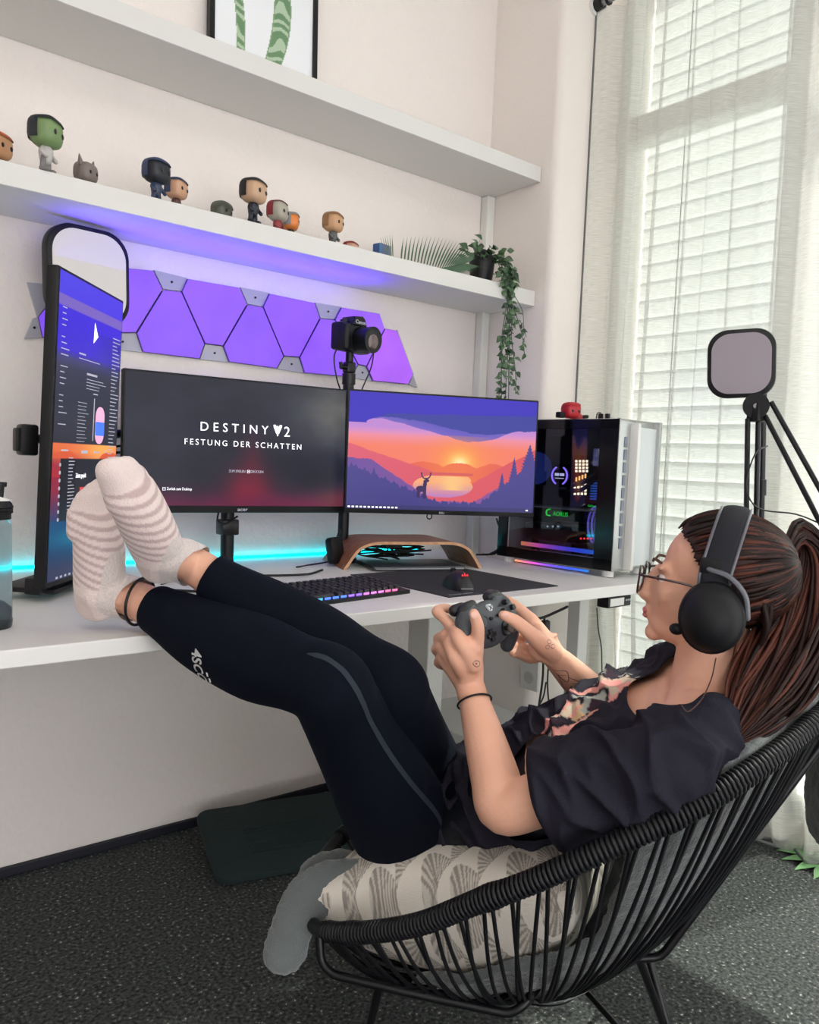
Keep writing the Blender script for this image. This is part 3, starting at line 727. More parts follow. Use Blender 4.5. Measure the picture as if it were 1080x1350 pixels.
dash(b, 0.13, 0.250, 0.03, 0.006); dash(b2, 0.19, 0.250, 0.03, 0.003); dash(b, 0.25, 0.252, 0.006, 0.006); dash(b, 0.285, 0.252, 0.006, 0.004); dash(b2, 0.04, 0.252, 0.03, 0.003)
for k in range(10): dash(b, 0.04+k*0.0185, 0.0145, 0.008, 0.004)
stuff(b.build('window_text', M_['ink2'], lm)); stuff(b2.build('sidebar_text', M_['ink2'], lm))
text('heading_text', 'Zuletzt gespielt', 0.0125, T(0.108, -0.0012, 0.200) @ XZ, M_['ink'], lm, sx=0.62)
# pale triangle mark, pill-shaped picture and two tiles
MB().prism([(0.165, 0.445+0.02), (0.185, 0.465+0.015), (0.168, 0.505)], 0.0008, 0.0014, M=XZ).build('triangle_mark', M_['ink'], lm)
MB().prism([(x+0.215, z+0.305) for x, z in rrect(0.045, 0.075, 0.02)], 0.0008, 0.0012, M=XZ).build('pill_picture', mat('pill_pink', (200, 150, 170), 0.5, emit=(190, 140, 170)), lm)
MB().prism([(x+0.215, z+0.298) for x, z in rrect(0.045, 0.028, 0.004)], 0.0012, 0.0016, M=XZ).build('pill_band', mat('pill_blue', (60, 100, 190), 0.5, emit=(60, 100, 190)), lm)
MB().box((0.145, -0.0011, 0.165), (0.030, 0.0006, 0.032)).build('tile_picture', mat('tile_red', (180, 60, 50), 0.5, emit=(170, 58, 50)), lm)
MB().box((0.145, -0.0014, 0.142), (0.030, 0.0006, 0.020)).build('tile_picture', mat('tile_blue', (120, 170, 210), 0.5, emit=(110, 160, 200)), lm)
MB().box((0.142, -0.0014, 0.100), (0.036, 0.0006, 0.028)).build('tile_picture', mat('tile_pale', (190, 196, 200), 0.5, emit=(185, 190, 196)), lm)
MB().box((0.04, 0.03, 0.0), (0.05, 0.03, 0.03), bev=0.003).box((0.16, 0.055, -0.012), (0.24, 0.11, 0.010), bev=.003).build('stand_base', M_['black'], lm, smooth=30)

# arm carrying the upright monitor
ar = thing('monitor_mount', 'black horizontal mount bar behind the upright monitor', 'monitor mount', (0.30, -0.17, 0.0))
def bar(n_, u0, v0, u1, v1, y, r_, m__=M_['dark']):
    a = Q(u0, v0, 1, y)-Vector((0.30, -0.17, 0)); c = Q(u1, v1, 1, y)-Vector((0.30, -0.17, 0))
    return MB().cyl(a, c, r_).build(n_, m__, ar, smooth=30)
bar('arm_bar', 30, 580, 250, 566, -0.125, 0.010)
bar('arm_bar', 120, 592, 250, 578, -0.13, 0.003); bar('arm_bar', 120, 600, 250, 588, -0.13, 0.003)
a = Q(36, 580, 1, -0.16)-Vector((0.30, -0.17, 0))
MB().box(a, (0.035, 0.05, 0.066), bev=0.006).box(a+Vector((-0.018, 0, 0)), (0.016, 0.03, 0.05), bev=0.004).build('clamp_block', M_['black'], ar, smooth=30)
MB().box((0.24, 0.03, 0.99), (0.035, 0.03, 0.3), bev=.004).cyl((0.24, 0.06, 0.732), (0.24, 0.06, 1.1), 0.017).build('post', M_['dark'], ar, smooth=30)

# rounded-square studio light behind the upright monitor
lp_face = mat('diffuser_warm_white', (110, 108, 106), 0.5, emit=(230, 224, 214), es=0.50)
lp_off = mat('diffuser_unlit', (150, 142, 150), 0.45)
def keylight(label, M, w, h, face, name='studio_light'):
    r = thing(name, label, 'lamp', mtx=M)
    MB().prism(rrect(w, h, w*0.30, 10), -0.008, 0.022, M=XZ, bev=0.003).build('housing', M_['black'], r, smooth=30)
    MB().prism(rrect(w-0.020, h-0.020, w*0.28, 10), 0.0215, 0.0235, M=XZ).build('diffuser', face, r, smooth=30)
    return r
k1 = keylight('lit rounded square lamp panel rising behind the upright monitor', T(0.571, -0.085, 1.408) @ RZ(math.radians(12)) @ RY(math.radians(-2)), 0.196, 0.215, lp_face)
MB().cyl((-0.02, 0.018, -0.08), (-0.02, 0.018, -0.686), 0.009).cyl((-0.02, 0.018, -0.683), (-0.02, 0.018, -0.688), 0.035, n=24).build('pole', M_['dark'], k1, smooth=30)
# ------------------------------------------------------------------ objects on the desk
# keyboard
KA = Q(532, 778, 2, ZD+0.01); KB = Q(353, 762, 2, ZD+0.01)
kxd = Vector((0.985, 0.10, 0)).normalized()
kb = thing('keyboard', 'black mechanical keyboard with rainbow front row lying between leg and mouse mat', 'keyboard', mtx=T(0.80, -0.665, ZD) @ RZ(math.radians(15)))
KW, KD = 0.34, 0.135
kb.matrix_world = T(0.735, -0.720, ZD) @ RZ(math.radians(8.5))
MB().prism([(0, 0), (KD, 0), (KD, 0.020), (0, 0.009)], 0, KW+0.02, M=Matrix(((0, 0, 1, 0), (1, 0, 0, 0), (0, 1, 0, 0), (0, 0, 0, 1))), bev=0.0).build('keyboard_case', M_['black'], kb)
keym = mat('keycap', (26, 27, 31), 0.5)
glow = [mat('key_glow', c, 0.4, emit=c, es=1.3) for c in ((170, 150, 120), (60, 150, 190), (70, 110, 220), (130, 90, 220), (190, 110, 190), (220, 100, 150))]
bm_ = bmesh.new(); bmesh.ops.create_cube(bm_, size=1)
for v in bm_.verts:
    if v.co.z > 0: v.co.x *= 0.78; v.co.y *= 0.74
bmesh.ops.bevel(bm_, geom=list(bm_.edges), offset=0.06, segments=1, affect='EDGES')
kme = bpy.data.meshes.new('keycap'); bm_.to_mesh(kme); bm_.free(); kme.materials.append(keym)
for row in range(6):
    n = 18 if row else 14; xs = 0.008
    for i in range(n):
        wdt = 0.0172
        if row == 0 and 3 <= i < 4: wdt = 0.09
        o = bpy.data.objects.new('keycap', kme); COL.objects.link(o); o.parent = kb
        yy = 0.016+row*0.0195+(0.004 if row == 5 else 0)
        o.location = (xs+wdt/2, yy, 0.0145+yy/KD*0.0105); o.scale = (wdt-0.0012, 0.017, 0.010)
        o.rotation_euler = (math.radians(4.6), 0, 0)
        xs += wdt+0.0013
        if xs > KW+0.01: break
for k in range(15):
    c = glow[min(5, int(k/15*6))]
    MB().box((0.020+k*0.0213, 0.0062, 0.0118), (0.0150, 0.0016, 0.0042)).build('key_light', c, kb)
MB().tube([(0.12, KD, 0.01), (0.10, KD+0.04, 0.006), (0.02, KD+0.09, 0.004), (-0.05, KD+0.16, 0.004)], 0.0028).build('keyboard_cable', M_['cable'], kb, smooth=True)

# mouse mat
mmt = mat('cloth_mat', (42, 43, 49), 0.9, bump=(900, 0.3))
c_ = [Q(455, 757, 2, ZD+0.003), Q(592, 787, 2, ZD+0.003), Q(736, 772, 2, ZD+0.003), Q(640, 749, 2, ZD+0.003)]
mo = c_[1]; mm = thing('mouse_mat', 'large dark grey cloth mat under the mouse', 'mouse mat', (mo.x, mo.y, ZD))
ux = (c_[2]-c_[1]); ux.z = 0; L_ = ux.length; ux.normalize(); uy = Vector((-ux.y, ux.x, 0))
MB().prism([tuple((uy*y+ux*x)[:2]) for x, y in ((0, 0), (L_, 0), (L_, 0.36), (0, 0.36))], 0.0003, 0.0033, bev=0.001).build('mat_sheet', mmt, mm)
mm['label'] = 'large dark grey cloth mat under the mouse'
text('mat_lettering', 'Roccat sense', 0.011, frame(Vector(ux*0.015+uy*0.012)+Vector((0, 0, 0.0036)), ux, uy, (0, 0, 1)), M_['ink2'], mm, sx=1.2).data.materials[0] = mat('mat_print', (150, 150, 155), .7)
# mouse
mp_ = Q(604, 768, 2, ZD+0.015)
ms = thing('computer_mouse', 'black gaming mouse with a small red logo on the mat', 'mouse', mtx=T(mp_.x, mp_.y, ZD+0.0034) @ RZ(math.radians(-22)))
def mouse_shape():
    V, F = ell((0, 0, 0), (0.033, 0.060, 0.038), n=28); o = []
    for v in V:
        v = Vector(v); t = v.y/0.060
        v.x *= 1-0.16*math.exp(-((t+0.05)/0.4)**2); v.z = max(v.z, 0)*(1.0-0.22*max(t, 0)**1.5)*(1+0.12*math.exp(-((t+0.35)/0.5)**2))
        o.append(v)
    return o, F
MB().vf(*mouse_shape()).build('mouse_shell', mat('mouse_black', (24, 25, 29), 0.42), ms, smooth=60)
MB().cyl((-0.004, 0.035, 0.030), (0.004, 0.035, 0.030), 0.011, n=20).build('scroll_wheel', M_['dark'], ms, smooth=30)
redl = mat('red_logo', (230, 40, 50), 0.4, emit=(230, 30, 45), es=0.9)
b = MB()
for x0, hh in ((-0.008, 0.006), (-0.002, 0.010), (0.004, 0.007)):
    b.prism([(x0, 0), (x0+0.005, 0), (x0+0.0035, hh)], 0, 0.001)
b.build('red_mark', redl, ms, M=T(0.0, -0.041, 0.0325) @ RX(math.radians(40)))
MB().box((0.0, -0.058, 0.006), (0.030, 0.004, 0.004), bev=0.001).build('chrome_trim', M_['steel'], ms)

# bentwood stand over the keyboard area
wood = mat('walnut_veneer', (138, 86, 62), 0.45)
nt = wood.node_tree; tcn = nt.nodes.new('ShaderNodeTexCoord'); mpn = nt.nodes.new('ShaderNodeMapping'); mpn.inputs['Scale'].default_value = (3, 60, 60)
nz = nt.nodes.new('ShaderNodeTexNoise'); nz.inputs['Scale'].default_value = 1.3; nz.inputs['Detail'].default_value = 6
cr = nt.nodes.new('ShaderNodeValToRGB'); cr.color_ramp.elements[0].position = .3; cr.color_ramp.elements[0].color = lin(112, 62, 45); cr.color_ramp.elements[1].position = .7; cr.color_ramp.elements[1].color = lin(176, 118, 88)
nt.links.new(tcn.outputs['Object'], mpn.inputs[0]); nt.links.new(mpn.outputs[0], nz.inputs['Vector']); nt.links.new(nz.outputs['Fac'], cr.inputs[0]); nt.links.new(cr.outputs[0], nt.nodes['Principled BSDF'].inputs['Base Color'])
woode = mat('plywood_edge', (206, 158, 120), 0.5, var=(60, 0.15))
RL = Q(452, 752, 2, ZD); RRt = Q(636, 750, 2, ZD)
rx = (RRt-RL); rx.z = 0; RWd = rx.length; rang = math.atan2(rx.y, rx.x)
wr_ = thing('wooden_riser', 'bent walnut wood riser standing under the sunset monitor', 'monitor riser', mtx=T(RL.x, RL.y, ZD) @ RZ(rang))
def arch(th, w, h, run, rad):
    # outer polyline of bent ply: foot flares, curve, flat top
    pts = [(0, 0), (run*0.55, h*0.55), (run, h-0.012), (run+rad, h), (w/2, h), (w-run-rad, h), (w-run, h-0.012), (w-run*0.55, h*0.55), (w, 0)]
    return catmull([np.array(p+(0,)) for p in pts], 6)
A = arch(0, RWd, 0.074, 0.050, 0.045); up = []; dn = []
for i, p in enumerate(A):
    t = A[min(i+1, len(A)-1)]-A[max(i-1, 0)]; t = t/np.linalg.norm(t); nn = np.array([-t[1], t[0], 0])
    up.append(p); dn.append(p-nn*0.0075)
dn[0][1] = 0; dn[-1][1] = 0
dep = 0.21
V = [(p[0], 0, p[1]) for p in up]+[(p[0], 0, p[1]) for p in dn]+[(p[0], dep, p[1]) for p in up]+[(p[0], dep, p[1]) for p in dn]
N = len(up); F = []
for i in range(N-1):
    F += [(i, 2*N+i, 2*N+i+1, i+1), (N+i, N+i+1, 3*N+i+1, 3*N+i)]
raw('bent_shell', V, F, wood, wr_, True)
E_ = []
for i in range(N-1): E_ += [(i, i+1, N+i+1, N+i), (2*N+i, 3*N+i, 3*N+i+1, 2*N+i+1)]
E_ += [(0, N, 3*N, 2*N), (N-1, 3*N-1, 4*N-1, 2*N-1)]
raw('ply_edge', V, E_, woode, wr_)
# small black hub in front of the riser with its cable
hpz = Q(436, 745, 2, ZD)
hb_ = thing('cable_hub', 'small black square hub propped against the left end of the wooden riser', 'hub', mtx=T(hpz.x+0.0, hpz.y-0.03, ZD+0.003) @ RZ(math.radians(14)) @ RX(math.radians(-12)))
MB().prism([(x, z+0.040) for x, z in rrect(0.046, 0.072, 0.012, 5)], -0.012, 0.012, M=XZ, bev=0.003).build('hub_body', M_['black'], hb_, smooth=30)
MB().tube([(0.01, 0.0, 0.07), (0.03, 0.0, 0.095), (0.045, 0.01, 0.075), (0.03, 0.03, 0.02), (-0.06, 0.05, 0.01), (-0.12, 0.03, 0.008)], 0.0022).build('hub_cable', M_['cable'], hb_, smooth=True)
# laptop-like slab and cable nest beneath the riser
lb = thing('closed_laptop', 'thin grey closed laptop lying under the wooden riser', 'laptop', mtx=T(RL.x, RL.y, ZD) @ RZ(rang))
MB().box((RWd/2+0.0, 0.035, 0.008), (0.26, 0.15, 0.012), bev=0.003).build('laptop_shell', mat('laptop_grey', (70, 74, 80), 0.35, metal=0.5), lb, smooth=30)
MB().box((RWd/2, -0.041, 0.008), (0.25, 0.004, 0.003)).build('lid_edge', M_['silver'], lb)
cn = thing('tangled_cables', 'black tangled cables lying in the gap of the wooden riser', 'cables', mtx=T(RL.x, RL.y+0.05, ZD+0.015) @ RZ(rang))
rnd = random.Random(2)
for k in range(6):
    p0 = Vector((RWd*0.42+rnd.uniform(-.05, .05), rnd.uniform(0, .1), 0.002+rnd.uniform(0, .03))); pts = [p0]
    for j in range(5): pts.append(Vector((RWd*0.45+rnd.uniform(-.10, .11), rnd.uniform(0.0, .12), rnd.uniform(0.003, .042))))
    MB().tube(pts, 0.0022, n=6).build('cable', M_['cable'], cn, smooth=True)
MB().box((RWd*0.45, 0.04, 0.040), (0.05, 0.03, 0.012), bev=.002).build('plug', M_['black'], cn)

# cables behind the desk edge, right of the riser
for lab, pts in (('black cable dropping from the sunset monitor down behind the riser', [(655, 684, .25), (660, 705, .22), (655, 728, .2), (640, 738, .2), (628, 742, .2)]), ('second black cable curving beside the tower', [(663, 684, .3), (668, 692, .3), (660, 720, .25), (645, 736, .2), (636, 745, .2)])):
    pp = [Q(u, v, 1, -y) for u, v, y in pts]; pp[-1].z = ZD+0.006
    for p in pp: p.z = max(p.z, ZD+0.005)
    o = MB().tube(pp, 0.003, n=8).build('hanging_cable', M_['cable'], None, smooth=True); tag(o, lab, 'cable')
o = MB().tube([(0.66, -0.35, ZD+.004), (0.74, -0.28, ZD+.004), (0.84, -0.30, ZD+.004), (0.95, -0.34, ZD+.004), (1.02, -0.36, ZD+.006), (1.10, -0.30, ZD+.004)], 0.0028).build('desk_cable', M_['cable'], None, smooth=True)
tag(o, 'black cable lying on the desk behind the keyboard', 'cable')

# water bottle
smoke = mat('smoky_plastic', (170, 188, 194), 0.12, trans=0.85); smoke.node_tree.nodes['Principled BSDF'].inputs['IOR'].default_value = 1.12
wtr = mat('water', (150, 205, 210), 0.05, trans=0.9)
bo = thing('water_bottle', 'smoky translucent sports bottle with dark lid at the left desk edge', 'bottle', (0.268, -0.632, ZD))
MB().tube([(0, 0, 0.008), (0, 0, 0.02), (0, 0, 0.10), (0, 0, 0.155), (0, 0, 0.170)], [0.032, 0.035, 0.034, 0.033, 0.030], n=32, sub=5).build('bottle_body', smoke, bo, smooth=True)
MB().tube([(0, 0, 0.004), (0, 0, 0.012)], [0.035, 0.036], n=32, sub=2).build('bottle_base', mat('smoked_base', (30, 40, 44), 0.3), bo, smooth=30)
MB().cyl((0, 0, 0.1715), (0, 0, 0.180), 0.032, n=36).cyl((0, 0, 0.181), (0, 0, 0.184), 0.0345, n=36).cyl((0, 0, 0.185), (0, 0, 0.189), 0.0345, n=36).cyl((0, 0, 0.190), (0, 0, 0.200), 0.0355, 0.031, n=36).build('lid', M_['black'], bo, smooth=30)
MB().cyl((0.01, 0, 0.197), (0.013, 0, 0.2065), 0.024, 0.021, n=30).build('lid_ring', M_['white'], bo, smooth=30)
MB().cyl((0.012, 0, 0.205), (0.016, 0, 0.223), 0.009, 0.0065, n=20).cyl((0.016, 0, 0.222), (0.0165, 0, 0.229), 0.0095, n=20).build('spout', M_['black'], bo, smooth=30)
MB().tube([(0.0, 0.0, 0.02), (-0.004, 0, 0.09), (-0.012, 0, 0.165)], 0.0075, n=14).build('inner_straw', mat('straw_grey', (60, 66, 72), 0.4), bo, smooth=True)

# ------------------------------------------------------------------ computer tower
ta = math.radians(94.5); g = Vector((math.cos(ta), math.sin(ta), 0)); w_ = Vector((g.y, -g.x, 0))
to = Vector((1.752, -0.704, ZD+0.017))
# local: x along depth (front->back), y outward to the glass side... use frame: X=-g (towards front), Y= w_ (to the right), Z up
TW = thing('computer_tower', 'white computer tower with a dark glass side and glowing parts', 'computer', mtx=frame(Vector((to.x, to.y, ZD)), w_, g, Vector((0, 0, 1))))
TD, TH, TWd = 0.40, 0.408, 0.185; z0 = 0.017
MB().box((TWd/2, 0.004, z0+TH/2), (TWd, 0.008, TH), bev=0.002).build('front_panel', M_['silver'], TW, smooth=30)
MB().box((TWd/2, TD-0.004, z0+TH/2), (TWd-0.006, 0.008, TH-.004), bev=0.002).build('rear_panel', M_['wmetal'], TW)
MB().box((TWd/2, TD/2, z0+TH-0.004), (TWd, TD, 0.008), bev=0.002).build('top_panel', M_['wmetal'], TW)
MB().box((TWd/2, TD/2, z0+0.004), (TWd, TD, 0.008), bev=0.002).build('bottom_panel', M_['wmetal'], TW)
MB().box((TWd-0.003, TD/2, z0+TH/2), (0.006, TD-0.018, TH-.018)).build('far_side_panel', M_['wmetal'], TW)
# front-face details: recessed vent strips & clear ribs
b = MB()
for k in range(9): b.box((0.030, -0.0012, z0+0.075+k*0.034), (0.012, 0.004, 0.028), bev=0.001)
b.build('front_vent', mat('vent_blue_grey', (120, 128, 142), 0.3), TW)
MB().box((0.060, -0.010, z0+TH/2-0.004), (0.014, 0.028, TH-0.012), bev=0.003).build('front_rib', M_['wmetal'], TW, smooth=30)
MB().box((0.122, -0.004, z0+TH/2-0.004), (0.105, 0.010, TH-0.03), bev=0.002).build('front_glass', mat('frosted_panel', (214, 220, 222), 0.12, spec=.7), TW, smooth=30)
MB().box((0.178, -0.008, z0+TH/2), (0.012, 0.022, TH), bev=0.002).build('front_trim', M_['silver'], TW)
for fx, fy in ((0.02, 0.025), (0.02, TD-0.03), (TWd-0.02, 0.025), (TWd-0.02, TD-0.03)):
    MB().cyl((fx, fy, 0.0005), (fx, fy, z0), 0.016, n=20).build('foot', M_['wmetal'], TW, smooth=30)
# glass side: black border + tinted pane
b = MB(); zc = z0+TH/2
for c, d in (((-0.001, 0.030, zc), (0.004, 0.056, TH-.004)), ((-0.001, TD-0.020, zc), (0.004, 0.036, TH-.004)), ((-0.001, TD/2, z0+TH-0.014), (0.004, TD-.004, 0.026)), ((-0.001, TD/2, z0+0.016), (0.004, TD-.004, 0.030))): b.box(c, d)
b.build('glass_border', M_['blackg'], TW)
tg = bpy.data.materials.new('tinted_glass'); tg.use_nodes = True; nt = tg.node_tree; nt.nodes.clear()
o_ = nt.nodes.new('ShaderNodeOutputMaterial'); mx = nt.nodes.new('ShaderNodeMixShader'); tr = nt.nodes.new('ShaderNodeBsdfTransparent'); gs = nt.nodes.new('ShaderNodeBsdfGlossy')
gs.inputs['Roughness'].default_value = 0.02; mx.inputs[0].default_value = 0.07; tr.inputs[0].default_value = (0.62, 0.64, 0.68, 1)
nt.links.new(tr.outputs[0], mx.inputs[1]); nt.links.new(gs.outputs[0], mx.inputs[2]); nt.links.new(mx.outputs[0], o_.inputs[0])
MB().box((-0.001, TD/2, zc), (0.003, TD-0.09, TH-0.056)).build('side_glass', tg, TW)
# internals (x ~ depth into case)
inn = mat('case_interior', (10, 11, 15), 0.6)
MB().box((0.150, TD/2, zc), (0.004, TD-0.03, TH-0.03)).build('motherboard_tray', inn, TW)
MB().box((0.143, TD*0.60, z0+0.25), (0.006, 0.20, 0.24), bev=.002).build('motherboard', mat('board_black', (14, 15, 20), 0.5), TW)
em = lambda n_, c, s_=1.5: mat(n_, c, 0.4, emit=c, es=s_)
warm = em('ram_glow', (255, 190, 110), 2.2); warm2 = em('ram_glow_white', (255, 235, 200), 2.5)
YR = 0.155; ztop = z0+TH
def gp(u, v): return 1-(u)     # helper unused
def tpos(u, v, x=0.10):
    "case-local position seen at pixel u,v on the plane x = const"
    Mi = TW.matrix_world.inverted(); c0 = Mi @ Vector(CAM); q = Mi @ P(u, v, 2.0); d = q-c0; t = (x-c0.x)/d.x; return c0+d*t
c0, c1 = tpos(762, 608), tpos(774, 625)
b = MB()
for (u0, v0, u1, v1) in ((760, 608, 774, 621), (758, 638, 772, 651)):
    for i in range(4):
        for j in range(4):
            p = tpos(u0+(u1-u0)*i/3, v0+(v1-v0)*j/3, 0.09); b.box(p, (0.003, 0.006, 0.0065))
b.build('memory_lights', warm2, TW)
b = MB()
for i in range(4): b.box(tpos(760+i*4, 632-i*1.5, 0.09), (0.003, 0.004, 0.012))
b.build('memory_lights', warm, TW)
for i in range(4):
    p = tpos(760+i*4.6, 629, 0.115); MB().box(p, (0.045, 0.006, 0.125), bev=.001).build('memory_module', M_['dark'], TW)
# cooler with glowing ring
p = tpos(738, 627, 0.085); ring = em('violet_ring', (150, 120, 255), 1.8)
b = MB()
for a0, a1 in ((-60, 60), (120, 240)):
    pts = [(p.x-0.001, p.y+0.027*math.cos(math.radians(a)), p.z+0.027*math.sin(math.radians(a))) for a in np.linspace(a0, a1, 9)]
    b.tube(pts, 0.0025, n=6, sub=2)
b.build('cooler_ring', ring, TW); MB().cyl((p.x+.002, p.y, p.z), (p.x+.05, p.y, p.z), 0.034, n=28).build('cooler', M_['blackg'], TW, smooth=30)
b = MB(); b.box((p.x-.001, p.y-0.009, p.z+0.003), (0.002, 0.014, 0.008)).box((p.x-.001, p.y+0.009, p.z+0.003), (0.002, 0.014, 0.008)).box((p.x-.001, p.y, p.z-0.008), (0.002, 0.03, 0.002)); b.build('cooler_readout', em('readout', (220, 220, 255), 1.2), TW)
# graphics card
p0 = tpos(700, 664, 0.10); p1 = tpos(797, 667, 0.10)
MB().box((0.09, (p0.y+p1.y)/2, p0.z-0.004), (0.09, abs(p0.y-p1.y), 0.004)).build('card_edge', M_['silver'], TW)
MB().box((0.092, (p0.y+p1.y)/2+.02, p0.z-0.024), (0.085, abs(p0.y-p1.y)-.03, 0.034), bev=.003).build('graphics_card', M_['black'], TW)
gr = em('green_mark', (40, 230, 70), 1.3)
Mt = Matrix(((0, 0, -1, 0), (-1, 0, 0, 0), (0, 1, 0, 0), (0, 0, 0, 1)))
pt = tpos(729, 679.5, 0.048); text('card_lettering', 'AORUS', 0.017, T(*pt) @ Mt, gr, TW, sx=0.95)
pt = tpos(723, 676, 0.048); MB().tube([pt+Vector((0, -0.006, 0.012)), pt+Vector((0, 0.006, 0.006)), pt+Vector((0, 0.005, -0.006)), pt+Vector((0, -0.007, -0.008))], 0.0022, n=6).build('card_emblem', gr, TW)
pt = tpos(775, 668, 0.05); text('card_lettering', 'GeForce', 0.009, T(*pt) @ Mt, gr, TW)
b = MB()
for k in range(3): b.cyl(tpos(722+k*7, 694, 0.06), tpos(722+k*7, 694, 0.058), 0.003, n=10)
b.build('card_lights', em('white_dots', (200, 205, 215), 0.8), TW)
MB().box(tpos(735, 702, 0.10), (0.07, 0.19, 0.050), bev=.004).build('drive_cage', M_['dark'], TW)
b = MB()
for k in range(4): b.cyl(tpos(766+k*4.5, 710, 0.055), tpos(766+k*4.5, 710, 0.053), 0.003, n=10)
b.build('red_lights', em('red_dot', (255, 50, 60), 1.8), TW)
fanm = em('fan_violet', (110, 100, 220), 0.7)
b = MB()
for k in range(3):
    cc = tpos(785+k*5, 692, 0.07+k*.012)
    pts = [(cc.x, cc.y+0.030*math.cos(a)*0.8, cc.z+0.052*math.sin(a)) for a in np.linspace(-1.3, 1.6, 9)]
    b.tube(pts, 0.003, n=6, sub=2)
b.build('fan_ring', fanm, TW)
cb_ = em('teal_block', (60, 110, 215), 0.6)
p = tpos(789, 648, 0.10); b = MB()
for k in range(7): b.box((p.x, p.y, p.z-0.022+k*0.0075), (0.03, 0.034, 0.004))
b.build('cooling_fins', cb_, TW)
MB().box(tpos(790, 603, 0.12), (0.02, 0.03, 0.05), bev=.003).build('radiator_end', em('lilac_light', (110, 110, 170), 0.35), TW)
MB().tube([tpos(755, 640, .09), tpos(772, 635, .07), tpos(790, 622, .08), tpos(800, 612, .10)], 0.006, n=10).build('coolant_tube', M_['black'], TW, smooth=True)
MB().tube([tpos(752, 648, .09), tpos(768, 645, .07), tpos(785, 632, .08), tpos(800, 622, .10)], 0.006, n=10).build('coolant_tube', M_['black'], TW, smooth=True)
MB().box(tpos(744, 632, 0.13), (0.01, 0.03, 0.06), bev=.002).build('heatsink', M_['steel'], TW)
MB().cyl(tpos(706, 617, .10), tpos(706, 617, .13), 0.05, n=24).build('rear_fan', em('fan_blue', (30, 50, 130), 0.5), TW)
# lower chamber: light slab with cut-outs and coloured strip
MB().box((0.11, TD/2, z0+0.0105), (0.06, TD-0.03, 0.004)).build('chamber_floor', M_['wmetal'], TW)
MB().box((0.135, TD*0.72, z0+0.055), (0.004, 0.12, 0.075)).build('chamber_plate', mat('grey_plate', (150, 152, 165), 0.5), TW)
b = MB()
for k in range(3): b.box(tpos(686, 688+k*11, 0.128), (0.006, 0.045, 0.010), bev=.002)
b.build('plate_slots', M_['black'], TW)
rb = mat('rainbow_strip', (0, 0, 0), 0.4, attr=True, emit=(0, 0, 0), es=1.1)
def rainbow(u, v):
    keys = [A_(255, 150, 90), A_(230, 90, 200), A_(120, 80, 240), A_(60, 90, 250), A_(40, 120, 220)]
    o = np.zeros(u.shape+(3,)); x = u*(len(keys)-1); i = np.clip(x.astype(int), 0, len(keys)-2); f = x-i; K = np.array(keys)
    return K[i]*(1-f[..., None])+K[i+1]*f[..., None]
grid('rainbow_light', TD-0.12, 0.012, 30, 2, rainbow, rb, TW, M=Matrix(((0, 1, 0, 0.05), (-1, 0, 0, TD-0.05), (0, 0, 1, z0+0.034), (0, 0, 0, 1))))
grid('under_glow', TD-0.14, 0.006, 30, 2, rainbow, rb, TW, M=Matrix(((0, 1, 0, 0.012), (-1, 0, 0, TD-0.06), (0, 0, 1, 0.005), (0, 0, 0, 1))))
MB().tube([tpos(702, 708, .07), tpos(705, 718, .06), tpos(712, 727, .06)], 0.003, n=6).build('inner_cable', M_['cable'], TW, smooth=True)
# bits on top of the tower
for lab, u, v, dims in (('small black box standing behind the red figurine on the tower', 739, 549, (0.022, 0.018, 0.016)), ('left one of two black knobs on top of the tower', 792, 552, (0.012, 0.012, 0.018)), ('right one of two black knobs on top of the tower', 801, 552, (0.012, 0.012, 0.018)), ('short black cap at the front corner of the tower top', 817, 553, (0.010, 0.010, 0.008))):
    p = Q(u, v, 2, ZD+z0+TH+0.004); p.z = ZD+z0+TH+0.0003+dims[2]/2
    o = tag(MB().box((0, 0, 0), dims, bev=0.003).build('small_black_piece' if 'knob' in lab or 'cap' in lab else 'black_box', M_['black'], None, smooth=30), lab, 'piece' if 'box' not in lab else 'box'); o.location = p  # knobs and cap, plain black pieces
p = Q(786, 553, 2, ZD+z0+TH+0.006); o = tag(MB().tube([p, p+Vector((0.005, 0, 0.018)), p+Vector((0.016, -0.004, 0.018)), p+Vector((0.022, -0.006, 0.0))], 0.0016).build('short_cable', M_['cable'], None, smooth=True), 'thin looped black cable on top of the tower', 'cable')

